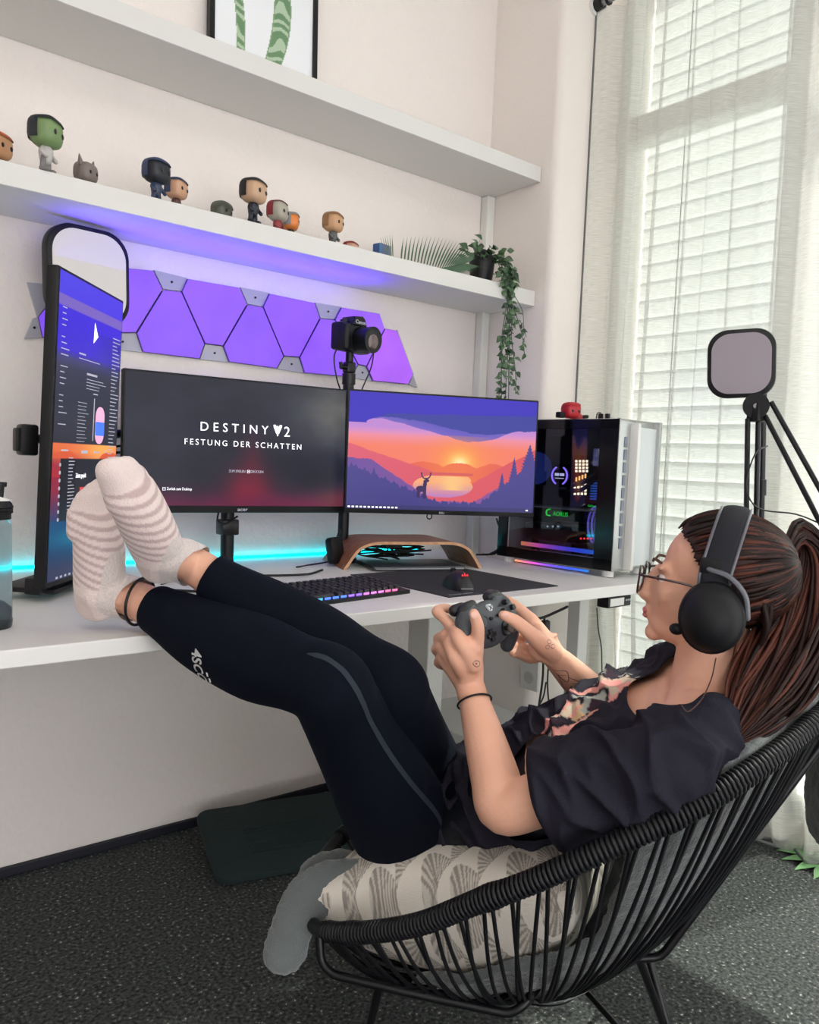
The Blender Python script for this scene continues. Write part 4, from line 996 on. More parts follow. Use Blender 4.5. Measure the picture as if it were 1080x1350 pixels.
# ------------------------------------------------------------------ generic vinyl figurines on the lower shelf
skin_t = mat('vinyl_tan', (206, 160, 122), 0.4)
eye_m = mat('vinyl_eye', (20, 16, 16), 0.3)
def rhead(w, d, h, c, n=18):
    V, F = ell((0, 0, 0), (1, 1, 1), n=n); o = []
    for v in V:
        q = Vector([math.copysign(abs(x)**0.62, x) for x in v]); o.append(Vector((c[0]+q.x*w/2, c[1]+q.y*d/2, c[2]+q.z*h/2)))
    return o, F
def figurine(label, u, vt, face, hair, body, legs, s=1.0, yaw=20, y=None, H=0.095, ears=False, head_only=0, hair_k=1.0, armc=None, z=None, shoes=None):
    z = ZL if z is None else z
    p = Q(u, vt, 2, z+H*s) if y is None else Q(u, vt, 1, y)
    if y is None: p.y = min(p.y, -0.05)
    r = thing('vinyl_figurine', label, 'figurine', mtx=T(p.x, p.y, z) @ RZ(math.radians(yaw)))
    hh = 0.052*s; hz = H*s-hh/2; w = 0.058*s
    fm = mat('vinyl_face', face, 0.42); hm = mat('vinyl_hair', hair, 0.5); bm1 = mat('vinyl_body', body, 0.45); lm1 = mat('vinyl_legs', legs, 0.5); am = mat('vinyl_arm', armc, 0.45) if armc else bm1
    MB().vf(*rhead(w, w*0.86, hh, (0, 0, hz))).build('head', fm, r, smooth=True)
    V, F = rhead(w*1.07, w*0.95, hh*1.06, (0, 0, hz), n=22); V2 = []; keep = []
    for f in F:
        c = sum((V[i] for i in f), Vector())/4
        if (c.z > hz+hh*0.26*hair_k) or (c.y > w*0.06 and c.z > hz-hh*0.3): keep.append(f)
    hr = raw('hair', V, keep, hm, r, True)
    for sx_ in (-1, 1):
        MB().sph((sx_*w*0.22, -w*0.42, hz-hh*0.04), (w*0.075, w*0.03, w*0.085), n=12).build('eye', eye_m, r, smooth=True)
        if ears:
            MB().cyl((sx_*w*0.38, 0, hz+hh*0.30), (sx_*w*0.50, 0, hz+hh*0.78), w*0.16, 0.001, n=10).build('ear', fm, r, smooth=True)
    if not head_only:
        tz = hz-hh/2
        b = MB(); b.tube([(0, 0, tz+0.004), (0, 0, tz-0.006*s), (0, 0, tz-0.020*s)], [0.008*s, 0.0125*s, 0.011*s], n=12); b.build('torso', bm1, r, smooth=True)
        for sx_ in (-1, 1):
            MB().tube([(sx_*0.010*s, 0, tz-0.003*s), (sx_*0.019*s, -0.003, tz-0.012*s), (sx_*0.017*s, -0.010*s, tz-0.019*s)], 0.0042*s, n=8).build('arm', am, r, smooth=True)
            zl = tz-0.017*s
            MB().tube([(sx_*0.0065*s, 0, zl), (sx_*0.009*s, 0, zl/2), (sx_*0.0095*s, 0, 0.006)], 0.0055*s, n=8).box((sx_*0.010*s, -0.004*s, 0.0035), (0.011*s, 0.018*s, 0.007), bev=0.002).build('leg', lm1, r, smooth=True)
    return r
figurine('small figurine with orange hair cut off by the left picture edge', -4, 176, (200, 150, 110), (190, 96, 42), (90, 60, 50), (60, 50, 50), yaw=40, y=-0.14, H=0.080)
figurine('big-headed figurine with a green face and white and grey suit', 61, 156, (116, 142, 92), (34, 38, 44), (186, 182, 180), (120, 116, 116), yaw=48, s=1.12)
figurine('grey-brown animal-headed figurine with pointed ears', 114, 208, (122, 112, 106), (112, 102, 96), (60, 50, 48), (50, 42, 42), ears=True, yaw=35, s=.82, y=-0.14, H=0.082, hair_k=2.5)
figurine('dark blue hooded figurine, left one of the close blue pair', 207, 211, (30, 34, 44), (52, 66, 98), (50, 60, 86), (50, 60, 86), yaw=30)
figurine('blue-capped figurine with tan face, right one of the close blue pair', 233, 236, (206, 160, 130), (46, 62, 96), (90, 60, 56), (70, 50, 50), yaw=38, s=.9)
figurine('low grey-green lumpy figurine with side fins', 293, 266, (92, 96, 84), (84, 88, 76), (80, 84, 72), (70, 74, 66), yaw=30, y=-0.13, H=0.072, s=.85, hair_k=.3)
figurine('figurine with black spiky hair, tan face and dark blue suit', 335, 237, (196, 160, 130), (26, 26, 30), (28, 32, 46), (28, 32, 46), yaw=30, s=1.08)
figurine('figurine with grey face plate and dark red body', 367, 266, (170, 164, 150), (140, 40, 50), (150, 60, 64), (150, 60, 64), yaw=35, s=.95, hair_k=1.4)
figurine('grey figurine with an orange round front behind the red one', 384, 281, (222, 130, 62), (140, 144, 146), (60, 60, 62), (50, 50, 52), yaw=60, s=.85, hair_k=.9)
figurine('figurine with blond hair, beard-coloured face and grey suit', 440, 281, (200, 156, 118), (150, 110, 76), (90, 92, 92), (70, 66, 64), yaw=30, s=.95)
figurine('small figurine with red hair, only its head showing above the shelf', 463, 313, (202, 160, 134), (140, 44, 44), (60, 60, 70), (50, 50, 60), yaw=25, s=.75, y=-0.12, H=0.062)
ff = figurine('red figurine with black patches lying on top of the computer tower', 754, 530, (178, 30, 42), (170, 26, 38), (170, 30, 42), (150, 28, 38), yaw=-12, z=ZD+z0+TH+0.0005, s=0.85, y=-0.55, H=0.052, head_only=1, hair_k=1.3)
b = MB(); b.tube([(0.005, 0.012, 0.012), (0.035, 0.02, 0.010), (0.062, 0.022, 0.007)], [0.011, 0.010, 0.006], n=10)
b.build('lying_body', mat('red_vinyl', (160, 34, 44), 0.4), ff, smooth=True)
for dx, dy in ((0.07, 0.03), (0.066, 0.012)):
    MB().tube([(0.05, 0.02, 0.008), (dx, dy, 0.010)], 0.005, n=8).build('leg', M_['black'], ff, smooth=True)

# iridescent little box
ir = mat('iridescent', (0, 0, 0), 0.15, attr=True, coat=1.0)
p = Q(500, 334, 1, -0.15)
bx = thing('iridescent_box', 'small blue and orange iridescent box in front of the palm leaf', 'box', mtx=T(p.x, -0.15, ZL) @ RZ(math.radians(12)))
def irid(u, v):
    K = np.array([A_(40, 110, 160), A_(40, 90, 170), A_(110, 80, 150), A_(60, 90, 180), A_(200, 140, 120)]); x = u*4; i = np.clip(x.astype(int), 0, 3); f = (x-i)[..., None]; return K[i]*(1-f)+K[i+1]*f
grid('box_front', 0.052, 0.056, 30, 8, irid, ir, bx)
MB().box((0.026, 0.0135, 0.028), (0.052, 0.026, 0.056), bev=0.003).build('box_body', mat('box_blue', (60, 90, 150), 0.2, metal=.5), bx)

# palm leaf standing on shelf
grn = mat('palm_green', (62, 92, 66), 0.5, var=(30, 0.2))
pl = thing('palm_leaf', 'dried green palm frond leaning against the wall on the lower shelf', 'plant', mtx=T(1.375, -0.165, ZL) @ Matrix.Scale(0.80, 4))
rp = [(0.0, -0.03, 0.006), (0.10, -0.035, 0.004), (0.19, -0.04, 0.010), (0.26, -0.045, 0.030), (0.315, -0.05, 0.05)]
rs = catmull([np.array(p) for p in rp], 7)
MB().tube(rp, [0.003, 0.003, 0.0025, 0.002, 0.0012], n=6).build('stem', grn, pl, smooth=True)
def blade(b, p, d, L, w, n_=7, curl=0.0, up=Vector((0, -1, 0))):
    p = Vector(p); d = Vector(d).normalized(); s = d.cross(up); s = s.normalized() if s.length > 1e-3 else Vector((1, 0, 0)); V = []
    for i in range(n_+1):
        t = i/n_; ww = w*math.sin(PI*min(1, t*0.9+0.1))**0.8*(1-t**3); c = p+d*L*t+up*(-curl*t*t*L)
        V += [c-s*ww, c+s*ww*1.0+up*0.0006]
    b.vf(V, [(2*i, 2*i+1, 2*i+3, 2*i+2) for i in range(n_)])
k = 0
for i in range(2, len(rs)-1):
    t = i/(len(rs)-1); c = rs[i]
    for q in (0,):
        tt = t+q/len(rs); cc = c+(rs[i+1]-c)*q
        a = math.radians(96-70*tt**1.5); L = 0.112*math.sin(PI*(0.16+0.72*tt))**0.7
        b = MB(); blade(b, cc, (math.cos(a), -0.10, math.sin(a)), L, 0.0036, curl=-0.12); b.build('leaflet', grn, pl)
        if tt > 0.35:
            a2 = math.radians(-28+tt*26); b = MB(); blade(b, cc, (math.cos(a2), -0.35, math.sin(a2)), 0.10*(1.1-tt*.4), 0.0034, curl=-0.1); b.build('leaflet', grn, pl)
for k in range(12):
    a = math.radians(98+k*3.5); b = MB(); blade(b, (-0.006*k-0.006, -0.03, 0.006), (math.cos(a), -0.05, math.sin(a)), 0.085-k*0.003, 0.0024); b.build('leaflet', grn, pl) if k < 6 else b.b.free()

# trailing plant
po = Q(640, 372, 1, -0.19)
tp = thing('trailing_plant', 'trailing green plant hanging from a dark pot at the right end of the lower shelf', 'plant', (1.735, -0.165, ZL))
MB().tube([(0, 0, 0.002), (0, 0, 0.03), (0, 0, 0.07)], [(0.030, 0.030), (0.036, 0.036), (0.040, 0.040)], n=24, sub=3).build('pot', M_['black'], tp, smooth=30)
lv = [mat('ivy_leaf', c, 0.42, var=(40, .2)) for c in ((42, 66, 44), (62, 92, 58), (84, 112, 80))]
me_l = []
for q in range(3):
    V = []; prof = [0.0, 0.55, 0.95, 1.0, 0.72, 0.35, 0.0]
    for i, w in enumerate(prof):
        t = i/6; z = 0.12*math.sin(t*PI)-0.25*t*t
        V += [(-w*0.34, t, z+0.06*w), (0, t, z-0.02), (w*0.34, t, z+0.06*w)]
    F = []
    for i in range(6): F += [(3*i, 3*i+1, 3*i+4, 3*i+3), (3*i+1, 3*i+2, 3*i+5, 3*i+4)]
    me = bpy.data.meshes.new('leaf'); me.from_pydata(V, [], F); me.update(); me.materials.append(lv[q]); me.polygons.foreach_set('use_smooth', [True]*len(F)); me_l.append(me)
rnd = random.Random(11); nleaf = 0
def leaf(p, d, s):
    global nleaf
    if nleaf >= 290: return
    d = Vector(d).normalized(); o = bpy.data.objects.new('leaf', rnd.choice(me_l)); COL.objects.link(o); o.parent = tp
    up = Vector((rnd.uniform(-.5, .5), -1, rnd.uniform(-.2, .9))).normalized(); x = d.cross(up).normalized(); z = x.cross(d)
    o.matrix_parent_inverse = Matrix.Identity(4); o.matrix_local = frame(p, x, d, z) @ Matrix.Scale(s, 4); nleaf += 1
for k in range(95):
    a = rnd.uniform(0, 2*PI); rr0 = rnd.uniform(0.0, 0.075); p = Vector((rr0*math.cos(a)*1.0+0.012, rr0*math.sin(a)*0.8-0.01, 0.075+rnd.uniform(-.035, .045)*(1-rr0*6)+rnd.uniform(-.01, .02)))
    leaf(p, (math.cos(a), math.sin(a)-0.2, rnd.uniform(-.5, .8)), rnd.uniform(0.022, 0.034))
tips = [(0.045, 0.30, 0.05), (0.06, 0.33, 0.07), (0.02, 0.36, 0.0), (0.055, 0.38, -.01), (0.03, 0.40, 0.02), (0.07, 0.20, 0.11), (0.09, 0.15, 0.08), (0.045, 0.38, 0.04)]
for x, L, e in tips:
    x0 = rnd.uniform(-0.005, 0.05); y0 = -0.045-rnd.uniform(0, .03)
    pts = [Vector((x0*0.5, -0.02, 0.07)), Vector((x0, y0-0.015, 0.06)), Vector((x0+0.012, -0.082, 0.0)), Vector((x+rnd.uniform(-.012, .012), -0.085, -L*0.45)), Vector((x+e*0.4+rnd.uniform(-.01, .01), -0.083, -L*0.8)), Vector((x+e*0.5, -0.08, -L))]
    MB().tube(pts, 0.0012, n=5).build('vine', lv[0], tp, smooth=True)
    cs = catmull([np.array(p) for p in pts], 5)
    for i in range(7, len(cs)):
        for q in range(1 if i > 18 else 2):
            a = rnd.uniform(0, 2*PI)
            leaf(Vector(cs[i]), (math.cos(a), math.sin(a)*0.6-0.2, rnd.uniform(-1.0, .2)), rnd.uniform(0.018, 0.029))

# ------------------------------------------------------------------ under the desk
pc = thing('power_strip', 'black and white power strip fixed under the front right desk corner', 'power strip', mtx=T(1.672, -0.775, 0.688) @ RZ(math.radians(2)))
MB().box((0, 0, 0), (0.098, 0.035, 0.028), bev=0.003).build('strip_body', M_['black'], pc, smooth=30)
MB().box((-0.012, -0.0178, 0.0), (0.058, 0.001, 0.019)).build('white_face', M_['white'], pc)
for k in range(3): MB().cyl((0.027+k*0.008, -0.0176, 0.002), (0.027+k*0.008, -0.0186, 0.002), 0.0028, n=10).build('button', M_['steel'], pc)
def hang(lab, pts, r_, y):
    pp = [Q(u, v, 1, y) for u, v in pts]; o = MB().tube(pp, r_, n=6).build('hanging_cable', M_['cable'], None, smooth=True); return tag(o, lab, 'cable')
hang('thin cable dangling from the power strip', [(787, 802), (789, 830), (793, 855), (794, 900)], 0.0016, -0.77)
hang('thin cable hanging in front of the wall behind her knees', [(548, 822), (542, 850), (538, 880), (540, 900)], 0.0014, -0.03)
hang('loop of black cable under the desk top beside the bracket', [(690, 812), (712, 815), (735, 806), (748, 800)], 0.0035, -0.70)
hang('thick black cable hanging left in the bundle under the desk', [(718, 815), (716, 850), (716, 890), (710, 935)], 0.0030, -0.66)
hang('black cable hanging right in the bundle under the desk', [(722, 818), (724, 860), (722, 900), (724, 930)], 0.0022, -0.66)
hang('black cable swinging down to the left towards the floor', [(720, 900), (716, 920), (706, 938), (698, 952)], 0.0022, -0.66)
p = Q(719, 826, 1, -0.66)
tag(MB().box(p, (0.022, 0.018, 0.032), bev=.004).build('cable_plug', M_['black'], None, smooth=30), 'black plug hanging on the cable bundle under the desk', 'plug')
p = Q(708, 882, 1, -0.012); p.x = min(p.x, 1.87)
sk_ = thing('wall_socket', 'white double wall socket low beside the desk leg', 'socket', (XR-0.006, -0.30, 0.38))
MB().box((0, 0, 0), (0.010, 0.075, 0.15), bev=.002).build('socket_plate', M_['white'], sk_)
for zz in (-.035, .035): MB().cyl((-0.004, 0, zz), (-0.0062, 0, zz), 0.020, n=20).build('socket_hole', mat('socket_grey', (190, 190, 188), .5), sk_, smooth=30)
wb = thing('white_cabinet', 'low white cabinet under the right end of the desk', 'cabinet', (1.60, -0.36, 0))
MB().box((0, 0, 0.145), (0.28, 0.36, 0.28), bev=0.003).build('cabinet_body', M_['white'], wb)
MB().box((0, -0.184, 0.145), (0.27, 0.006, 0.26), bev=0.001).build('door', M_['white'], wb)

# foot mat leaning on the wall
fm_ = mat('dark_teal_rubber', (22, 40, 42), 0.8, bump=(120, 0.4))
BLp = Vector((0.815, -0.335, 0.010)); TLp = Vector((0.880, -0.045, 0.060)); xm = Vector((0.972, -0.235, 0)).normalized()
ym = (TLp-BLp); ym = (ym-xm*ym.dot(xm)).normalized(); MW, MH = 0.46, 0.29
mt_ = thing('standing_mat', 'dark teal rubber mat leaning low against the wall behind the legs', 'mat', mtx=frame(BLp, xm, ym, xm.cross(ym)))
MB().prism([(x+MW/2, z+MH/2) for x, z in rrect(MW, MH, 0.035, 6)], -0.008, 0.010, bev=0.003).build('mat_body', fm_, mt_, smooth=30)
b = MB()
for k in range(7): b.box((0.20, 0.08+k*0.016, 0.0108), (0.20, 0.004, 0.0018))
stuff(b.build('ribs', fm_, mt_))

# leaf on the floor
p = Q(1088, 1146, 2, 0)
lf = thing('floor_leaf', 'green monstera leaf lying on the floor at the right edge', 'leaf', mtx=T(p.x, p.y, 0.010) @ RZ(math.radians(-25)))
gm = mat('monstera_green', (126, 176, 118), 0.5, var=(25, .25))
b = MB(); V = []; F = []
for sgn in (-1, 1):
    for k in range(6):
        t = k/6; a = math.radians(20+k*24); L = 0.075*math.sin(PI*(0.3+0.6*t))+0.02
        b2_ = Vector((0.0, 0.075-t*0.12, 0.0))
        blade(b, b2_, (sgn*math.sin(a), math.cos(a), 0.10), L, 0.017, curl=0.25, up=Vector((0, 0, 1)))
b.build('leaf_blade', gm, lf)
MB().tube([(0, 0.08, 0.002), (0, 0, 0.004), (0, -0.07, 0.002)], 0.0018, n=6).build('midrib', gm, lf, smooth=True)

# ------------------------------------------------------------------ right studio lamp and boom arm
DL = 1.99
pL = P(978, 480, DL); camd = (Vector(CAM)-pL); camd.z = 0; camd.normalize(); xl = Vector((-camd.y, camd.x, 0))
k2 = keylight('unlit rounded square lamp panel standing before the window', frame(pL, (Matrix.Rotation(math.radians(-4), 3, 'Z') @ xl), (Matrix.Rotation(math.radians(-4), 3, 'Z') @ (-camd)), Vector((0, 0, 1))) @ RY(math.radians(-2.4)) @ RX(math.radians(3)), 0.158, 0.168, lp_off)
MB().cyl((0.050, 0.03, -0.05), (0.050, 0.03, -(pL.z-0.7285)), 0.0085).build('pole', M_['dark'], k2, smooth=30)
MB().cyl((0.050, 0.03, -(pL.z-0.7285)+0.012), (0.050, 0.03, -(pL.z-0.7285)), 0.035, n=24).build('foot', M_['dark'], k2, smooth=30)
MB().cyl((0.050, 0.03, -0.29), (0.050, 0.03, -0.33), 0.012).build('pole_clamp', M_['dark'], k2, smooth=30)
D2 = 1.85
bo_ = thing('boom_arm', 'black double-rod microphone boom arm folded beside the lamp panel', 'boom arm', P(997, 545, D2))
o0 = P(997, 545, D2)
def seg(n_, u0, v0, d0, u1, v1, d1, r_, mm_=M_['dark']):
    return MB().cyl(P(u0, v0, d0)-o0, P(u1, v1, d1)-o0, r_, n=12).build(n_, mm_, bo_, smooth=30)
jd = (P(997, 535, D2)-o0); vd = (Vector(CAM)-P(997, 535, D2)).normalized()
MB().cyl(jd-vd*0.012, jd+vd*0.014, 0.029, n=28).box(jd+Vector((0, 0, -0.015)), (0.03, 0.03, 0.045), bev=.004).build('joint', M_['black'], bo_, smooth=30)
MB().cyl(jd+vd*0.014, jd+vd*0.017, 0.006, n=12).build('joint_screw', M_['steel'], bo_, smooth=30)
seg('rod', 986, 552, D2, 984, 690, D2, 0.0062); seg('rod', 1000, 552, D2, 997, 690, D2, 0.0062)
seg('rod', 1009, 548, D2, 1100, 725, D2-0.1, 0.0062); seg('rod', 1017, 530, D2, 1112, 700, D2-0.1, 0.0062)
z_end = P(990, 690, D2).z
lo = P(990, 690, D2)
MB().cyl(Vector((lo.x, lo.y, z_end))-o0+Vector((0, 0, 0.01)), Vector((lo.x, lo.y, 0.731))-o0, 0.011, n=14).build('base_post', M_['dark'], bo_, smooth=30)
MB().box(Vector((lo.x, lo.y, 0.735))-o0, (0.05, 0.05, 0.014), bev=.003).build('base_clamp', M_['dark'], bo_)
MB().tube([P(1012, 588, D2)-o0, P(996, 598, D2-.02)-o0, P(984, 640, D2-.02)-o0, P(1000, 670, D2-.02)-o0, P(1050, 678, D2-.05)-o0, P(1090, 694, D2-.1)-o0], 0.0018, n=6).build('arm_cable', M_['cable'], bo_, smooth=True)
# ------------------------------------------------------------------ chair
B3 = Vector((math.cos(math.radians(-50)), math.sin(math.radians(-50)), 0)); S3 = Vector((-B3.y, B3.x, 0)); CO = Vector((0.965, -1.0, 0))
CHM = frame(CO, B3, S3, Vector((0, 0, 1))); CHI = CHM.inverted()
ch = thing('string_chair', 'black round string lounge chair wrapped in cord on thin metal legs', 'chair', mtx=CHM)
RIM = [(-0.262, 0.0, 0.272), (-0.252, -0.110, 0.272), (-0.215, -0.202, 0.278), (-0.178, -0.245, 0.294), (-0.113, -0.282, 0.324), (-0.024, -0.322, 0.374), (0.055, -0.350, 0.432), (0.127, -0.366, 0.479), (0.195, -0.372, 0.524), (0.266, -0.366, 0.566), (0.330, -0.348, 0.600), (0.395, -0.312, 0.634), (0.455, -0.262, 0.662), (0.520, -0.190, 0.690), (0.575, -0.100, 0.712)]
RIM = RIM+[(0.598, 0.0, 0.720)]+[(b_, -s_, z_) for b_, s_, z_ in RIM[:0:-1]]
RIM[0] = (-0.262, 0.0, 0.272)
rim_s = catmull([np.array(p) for p in RIM], 24, closed=True)
# resample evenly
d_ = [0]
for i in range(len(rim_s)): d_.append(d_[-1]+np.linalg.norm(rim_s[(i+1) % len(rim_s)]-rim_s[i]))
RL_ = d_[-1]
def rim_at(s):
    s = s % RL_; i = int(np.searchsorted(d_, s, side='right')-1); i = min(i, len(rim_s)-1); t = (s-d_[i])/(d_[i+1]-d_[i]+1e-9)
    return rim_s[i]*(1-t)+rim_s[(i+1) % len(rim_s)]*t
cordm = mat('black_cord', (13, 14, 19), 0.5, spec=0.4)
MB().tube([tuple(rim_at(RL_*i/90)) for i in range(90)], 0.0115, n=12, sub=1, closed=True).build('rim_tube', cordm, ch, smooth=True)
# spiral wrapping: skip the smooth front lip
coil = []; turns = int(RL_*0.86/0.0068); s0 = 0.10*RL_; s1 = 0.965*RL_; per = 9
for k in range(turns*per):
    s = s0+(s1-s0)*k/(turns*per); c = rim_at(s); t = rim_at(s+0.004)-rim_at(s-0.004); t /= np.linalg.norm(t)
    u_ = np.cross(t, [0, 0, 1.0]); u_ /= np.linalg.norm(u_); v_ = np.cross(u_, t); a = 2*PI*k/per
    bul = 0.0135+0.0018*max(0, math.sin(s*24))**12
    coil.append(c+(u_*math.cos(a)+v_*math.sin(a))*bul)
V, F = sweep(coil, 0.0033, n=5, sub=1, caps=None)
stuff(raw('cord_wrapping', V, F, cordm, ch, True))
HUB = np.array([0.14, 0.0, 0.125])
def seat_pt(s, t, inset=0.0):
    r = rim_at(s); a = math.atan2(r[1], r[0]-HUB[0]); h = HUB+np.array([0.075*math.cos(a), 0.075*math.sin(a), 0])
    p = r*(1-t)+h*t
    out = np.array([math.cos(a), math.sin(a), 0.0])
    bul = math.sin(PI*t)*0.050
    p = p+out*bul*0.55+np.array([0, 0, -bul*0.9])
    if inset: p = p-out*inset*(1-t)-np.array([0, 0, -inset*(0.3+0.9*t)])
    return p
NC = 62
for k in range(NC):
    s = RL_*(k+0.25)/NC
    for q in (0, 1):
        ss = s+(0.006 if q else -0.006); off = (0.010 if q else -0.010)*(1 if k % 2 else -1)
        pts = [seat_pt(ss+off*t*2.2, t) for t in (0.0, 0.25, 0.5, 0.75, 1.0)]
        MB().tube(pts, 0.0031, n=5, sub=3).build('cord', cordm, ch, smooth=True)
b = MB(); b.tube([tuple(HUB+np.array([0.078*math.cos(a), 0.078*math.sin(a), 0])) for a in np.linspace(0, 2*PI, 25)[:-1]], 0.007, n=8, sub=2, closed=True); b.build('hub_ring', M_['dark'], ch, smooth=True)
L_ = lambda p: CHI @ p
def mir(p): return Vector((p[0], -p[1], p[2]))
fr1 = [L_(P(421, 1232, 1.265)), L_(P(423, 1268, 1.26)), L_(P(438, 1285, 1.25)), L_(P(550, 1311, 1.22)), L_(P(672, 1337, 1.20)), L_(P(690, 1326, 1.20)), L_(P(712, 1296, 1.225))]
def rodp(pts, r=0.0068, sub=1, nm='frame_rod'):
    # rounded corners
    o = [Vector(pts[0])]
    for i in range(1, len(pts)-1):
        a, b_, c = Vector(pts[i-1]), Vector(pts[i]), Vector(pts[i+1]); k = min(0.012, (b_-a).length*0.4, (c-b_).length*0.4)
        p0 = b_+(a-b_).normalized()*k; p2 = b_+(c-b_).normalized()*k; o += [p0, p0*0.25+b_*0.5+p2*0.25, p2]
    o.append(Vector(pts[-1])); return MB().tube(o, r, n=10, sub=1).build(nm, M_['dark'], ch, smooth=True)
rodp(fr1); rodp([mir(p) for p in fr1])
leg1 = [L_(P(500, 1302, 1.235)), L_(Q(474, 1408, 2, 0.008))]; la_ = rodp(leg1, nm='leg'); lb_ = rodp([mir(p) for p in leg1], nm='leg')
for p, ch_ in ((leg1[1], la_), (mir(leg1[1]), lb_)): MB().cyl((p.x, p.y, 0.0), (p.x, p.y, 0.010), 0.012, n=14).build('foot_cap', M_['black'], ch_, smooth=30)
bk = [L_(P(770, 1284, 1.27)), L_(P(835, 1264, 1.25)), L_(P(872, 1262, 1.25)), Vector((0.600, -0.075, 0.690))]
rodp(bk); rodp([mir(p) for p in bk])
leg2 = [L_(P(843, 1264, 1.25)), L_(Q(893, 1398, 2, 0.008))]; la_ = rodp(leg2, nm='leg'); lb_ = rodp([mir(p) for p in leg2], nm='leg')
for p, ch_ in ((leg2[1], la_), (mir(leg2[1]), lb_)): MB().cyl((p.x, p.y, 0.0), (p.x, p.y, 0.010), 0.012, n=14).build('foot_cap', M_['black'], ch_, smooth=30)
cr_ = [Vector((0.18, 0.05, 0.120)), L_(Q(860, 1405, 2, 0.10))]; rodp(cr_, r=0.005, nm='brace'); rodp([mir(p) for p in cr_], r=0.005, nm='brace')

# blanket lining the seat
fleece = mat('grey_fleece', (96, 102, 102), 0.95, bump=(350, 0.6, 4), var=(14, .14), sheen=0.5)
def liner(s0, s1, t0, t1, ins, th, ns=70, nt_=16, low=False):
    V = []; F = []
    for side in (0, 1):
        for i in range(ns+1):
            s = s0+(s1-s0)*i/ns
            for j in range(nt_+1):
                f_ = s/RL_; ta_ = t0+((0.42-t0)*max(0, min(1, (0.41-f_)/0.08)) if low else 0); t = ta_+(t1-ta_)*j/nt_; w = 0.004*math.sin(s*30+t*6)+0.003*math.sin(t*21+s*9)
                p = seat_pt(s, t, ins+side*th+w); V.append(Vector(p))
    n1 = (ns+1)*(nt_+1); q = lambda i, j, o: o*n1+i*(nt_+1)+j
    for o in (0, 1):
        for i in range(ns):
            for j in range(nt_): F.append((q(i, j, o), q(i+1, j, o), q(i+1, j+1, o), q(i, j+1, o)))
    for i in range(ns):
        for j in (0, nt_): F.append((q(i, j, 0), q(i+1, j, 0), q(i+1, j, 1), q(i, j, 1)))
    for j in range(nt_):
        for i in (0, ns): F.append((q(i, j, 0), q(i, j+1, 0), q(i, j+1, 1), q(i, j, 1)))
    return V, F
lw = liner(0.12*RL_, 0.88*RL_, 0.10, 0.97, 0.014, 0.020, low=True)
lw2 = liner(0.30*RL_, 0.70*RL_, -0.02, 0.6, 0.016, 0.022, 40, 10)
W_ = lambda vf: xf(CHM, vf)
sh = [W_(lw), W_(lw2), W_(ell((0.14, 0, 0.155), (0.115, 0.115, 0.022), n=28))]
sh.append(sweep([P(520, 1170, 1.26), P(455, 1168, 1.285), P(412, 1178, 1.285), P(388, 1215, 1.27), P(377, 1250, 1.26), P(372, 1266, 1.255)], [(0.03, 0.014), (0.042, 0.016), (0.040, 0.018), (0.036, 0.022), (0.035, 0.024), (0.031, 0.020)], n=16, ref=Vector(CAM)-P(380, 1220, 1.26)))
sh.append(sweep([P(405, 1170, 1.33), P(418, 1150, 1.345), P(450, 1143, 1.35), P(500, 1160, 1.35)], [0.022, 0.026, 0.028, 0.02], n=14))
sh.append(sweep([P(440, 1160, 1.38), P(470, 1150, 1.40), P(510, 1165, 1.40)], [0.02, 0.024, 0.02], n=14))
topw = Vector(S3)
sh.append(sweep([P(975, 1000, 1.16), P(1020, 955, 1.19), P(1065, 925, 1.24), P(1108, 905, 1.30), P(1108, 950, 1.36), P(1090, 1020, 1.38), P(1082, 1092, 1.40)], [(0.05, 0.03), (0.075, 0.034), (0.10, 0.032), (0.11, 0.03), (0.10, 0.026), (0.085, 0.024), (0.06, 0.02)], n=22, ref=Vector((0, 0, 1)).cross(topw)))
bl = fuse('blanket', sh, 0.0050, 4, fleece)
nb_ = np.empty(len(bl.data.vertices)*3); bl.data.vertices.foreach_get('normal', nb_); nb_ = nb_.reshape(-1, 3); cb2 = verts_np(bl.data)
for i in range(len(cb2)):
    q = Vector(cb2[i]); cb2[i] += nb_[i]*(0.0040*noise.noise(q*24)+0.0022*noise.noise(q*90)+0.0012*noise.noise(q*260))
bl.data.vertices.foreach_set('co', cb2.ravel()); bl.data.update()
tag(bl, 'grey fleece blanket lining the string chair and hanging over its front lip', 'blanket')

# cushion
cmx = frame(CHM @ Vector((0.030, -0.030, 0.322)), *(lambda a, b_: (a, (b_-a*b_.dot(a)).normalized(), a.cross((b_-a*b_.dot(a)).normalized())))(Vector((B3.x, B3.y, 0.22)).normalized(), Vector((S3.x, S3.y, -0.20)))) @ RZ(math.radians(-12))
def pillow(nu, L, Wd, Th):
    V = []; col = []; F = []
    for side in (1, -1):
        for i in range(nu+1):
            for j in range(nu+1):
                u = -1+2*i/nu; v = -1+2*j/nu
                k = max(0, (1-abs(u)**3.0))*max(0, (1-abs(v)**3.0)); z = side*Th/2*k**0.55*(1 if side > 0 else 1.7)
                pin = 1-0.07*(1-u*u)*abs(v)**3-0.0; pin2 = 1-0.07*(1-v*v)*abs(u)**3
                V.append((u*L/2*pin2, v*Wd/2*pin, z+0.006*math.sin(u*5+v*3)*k+0.012*v*v)); col.append((u, v, side))
    n1 = (nu+1)**2; q = lambda i, j, o: o*n1+i*(nu+1)+j
    for o in (0, 1):
        for i in range(nu):
            for j in range(nu): F.append((q(i, j, o), q(i+1, j, o), q(i+1, j+1, o), q(i, j+1, o)) if o == 0 else (q(i, j, o), q(i, j+1, o), q(i+1, j+1, o), q(i+1, j, o)))
    return V, F, np.array(col)
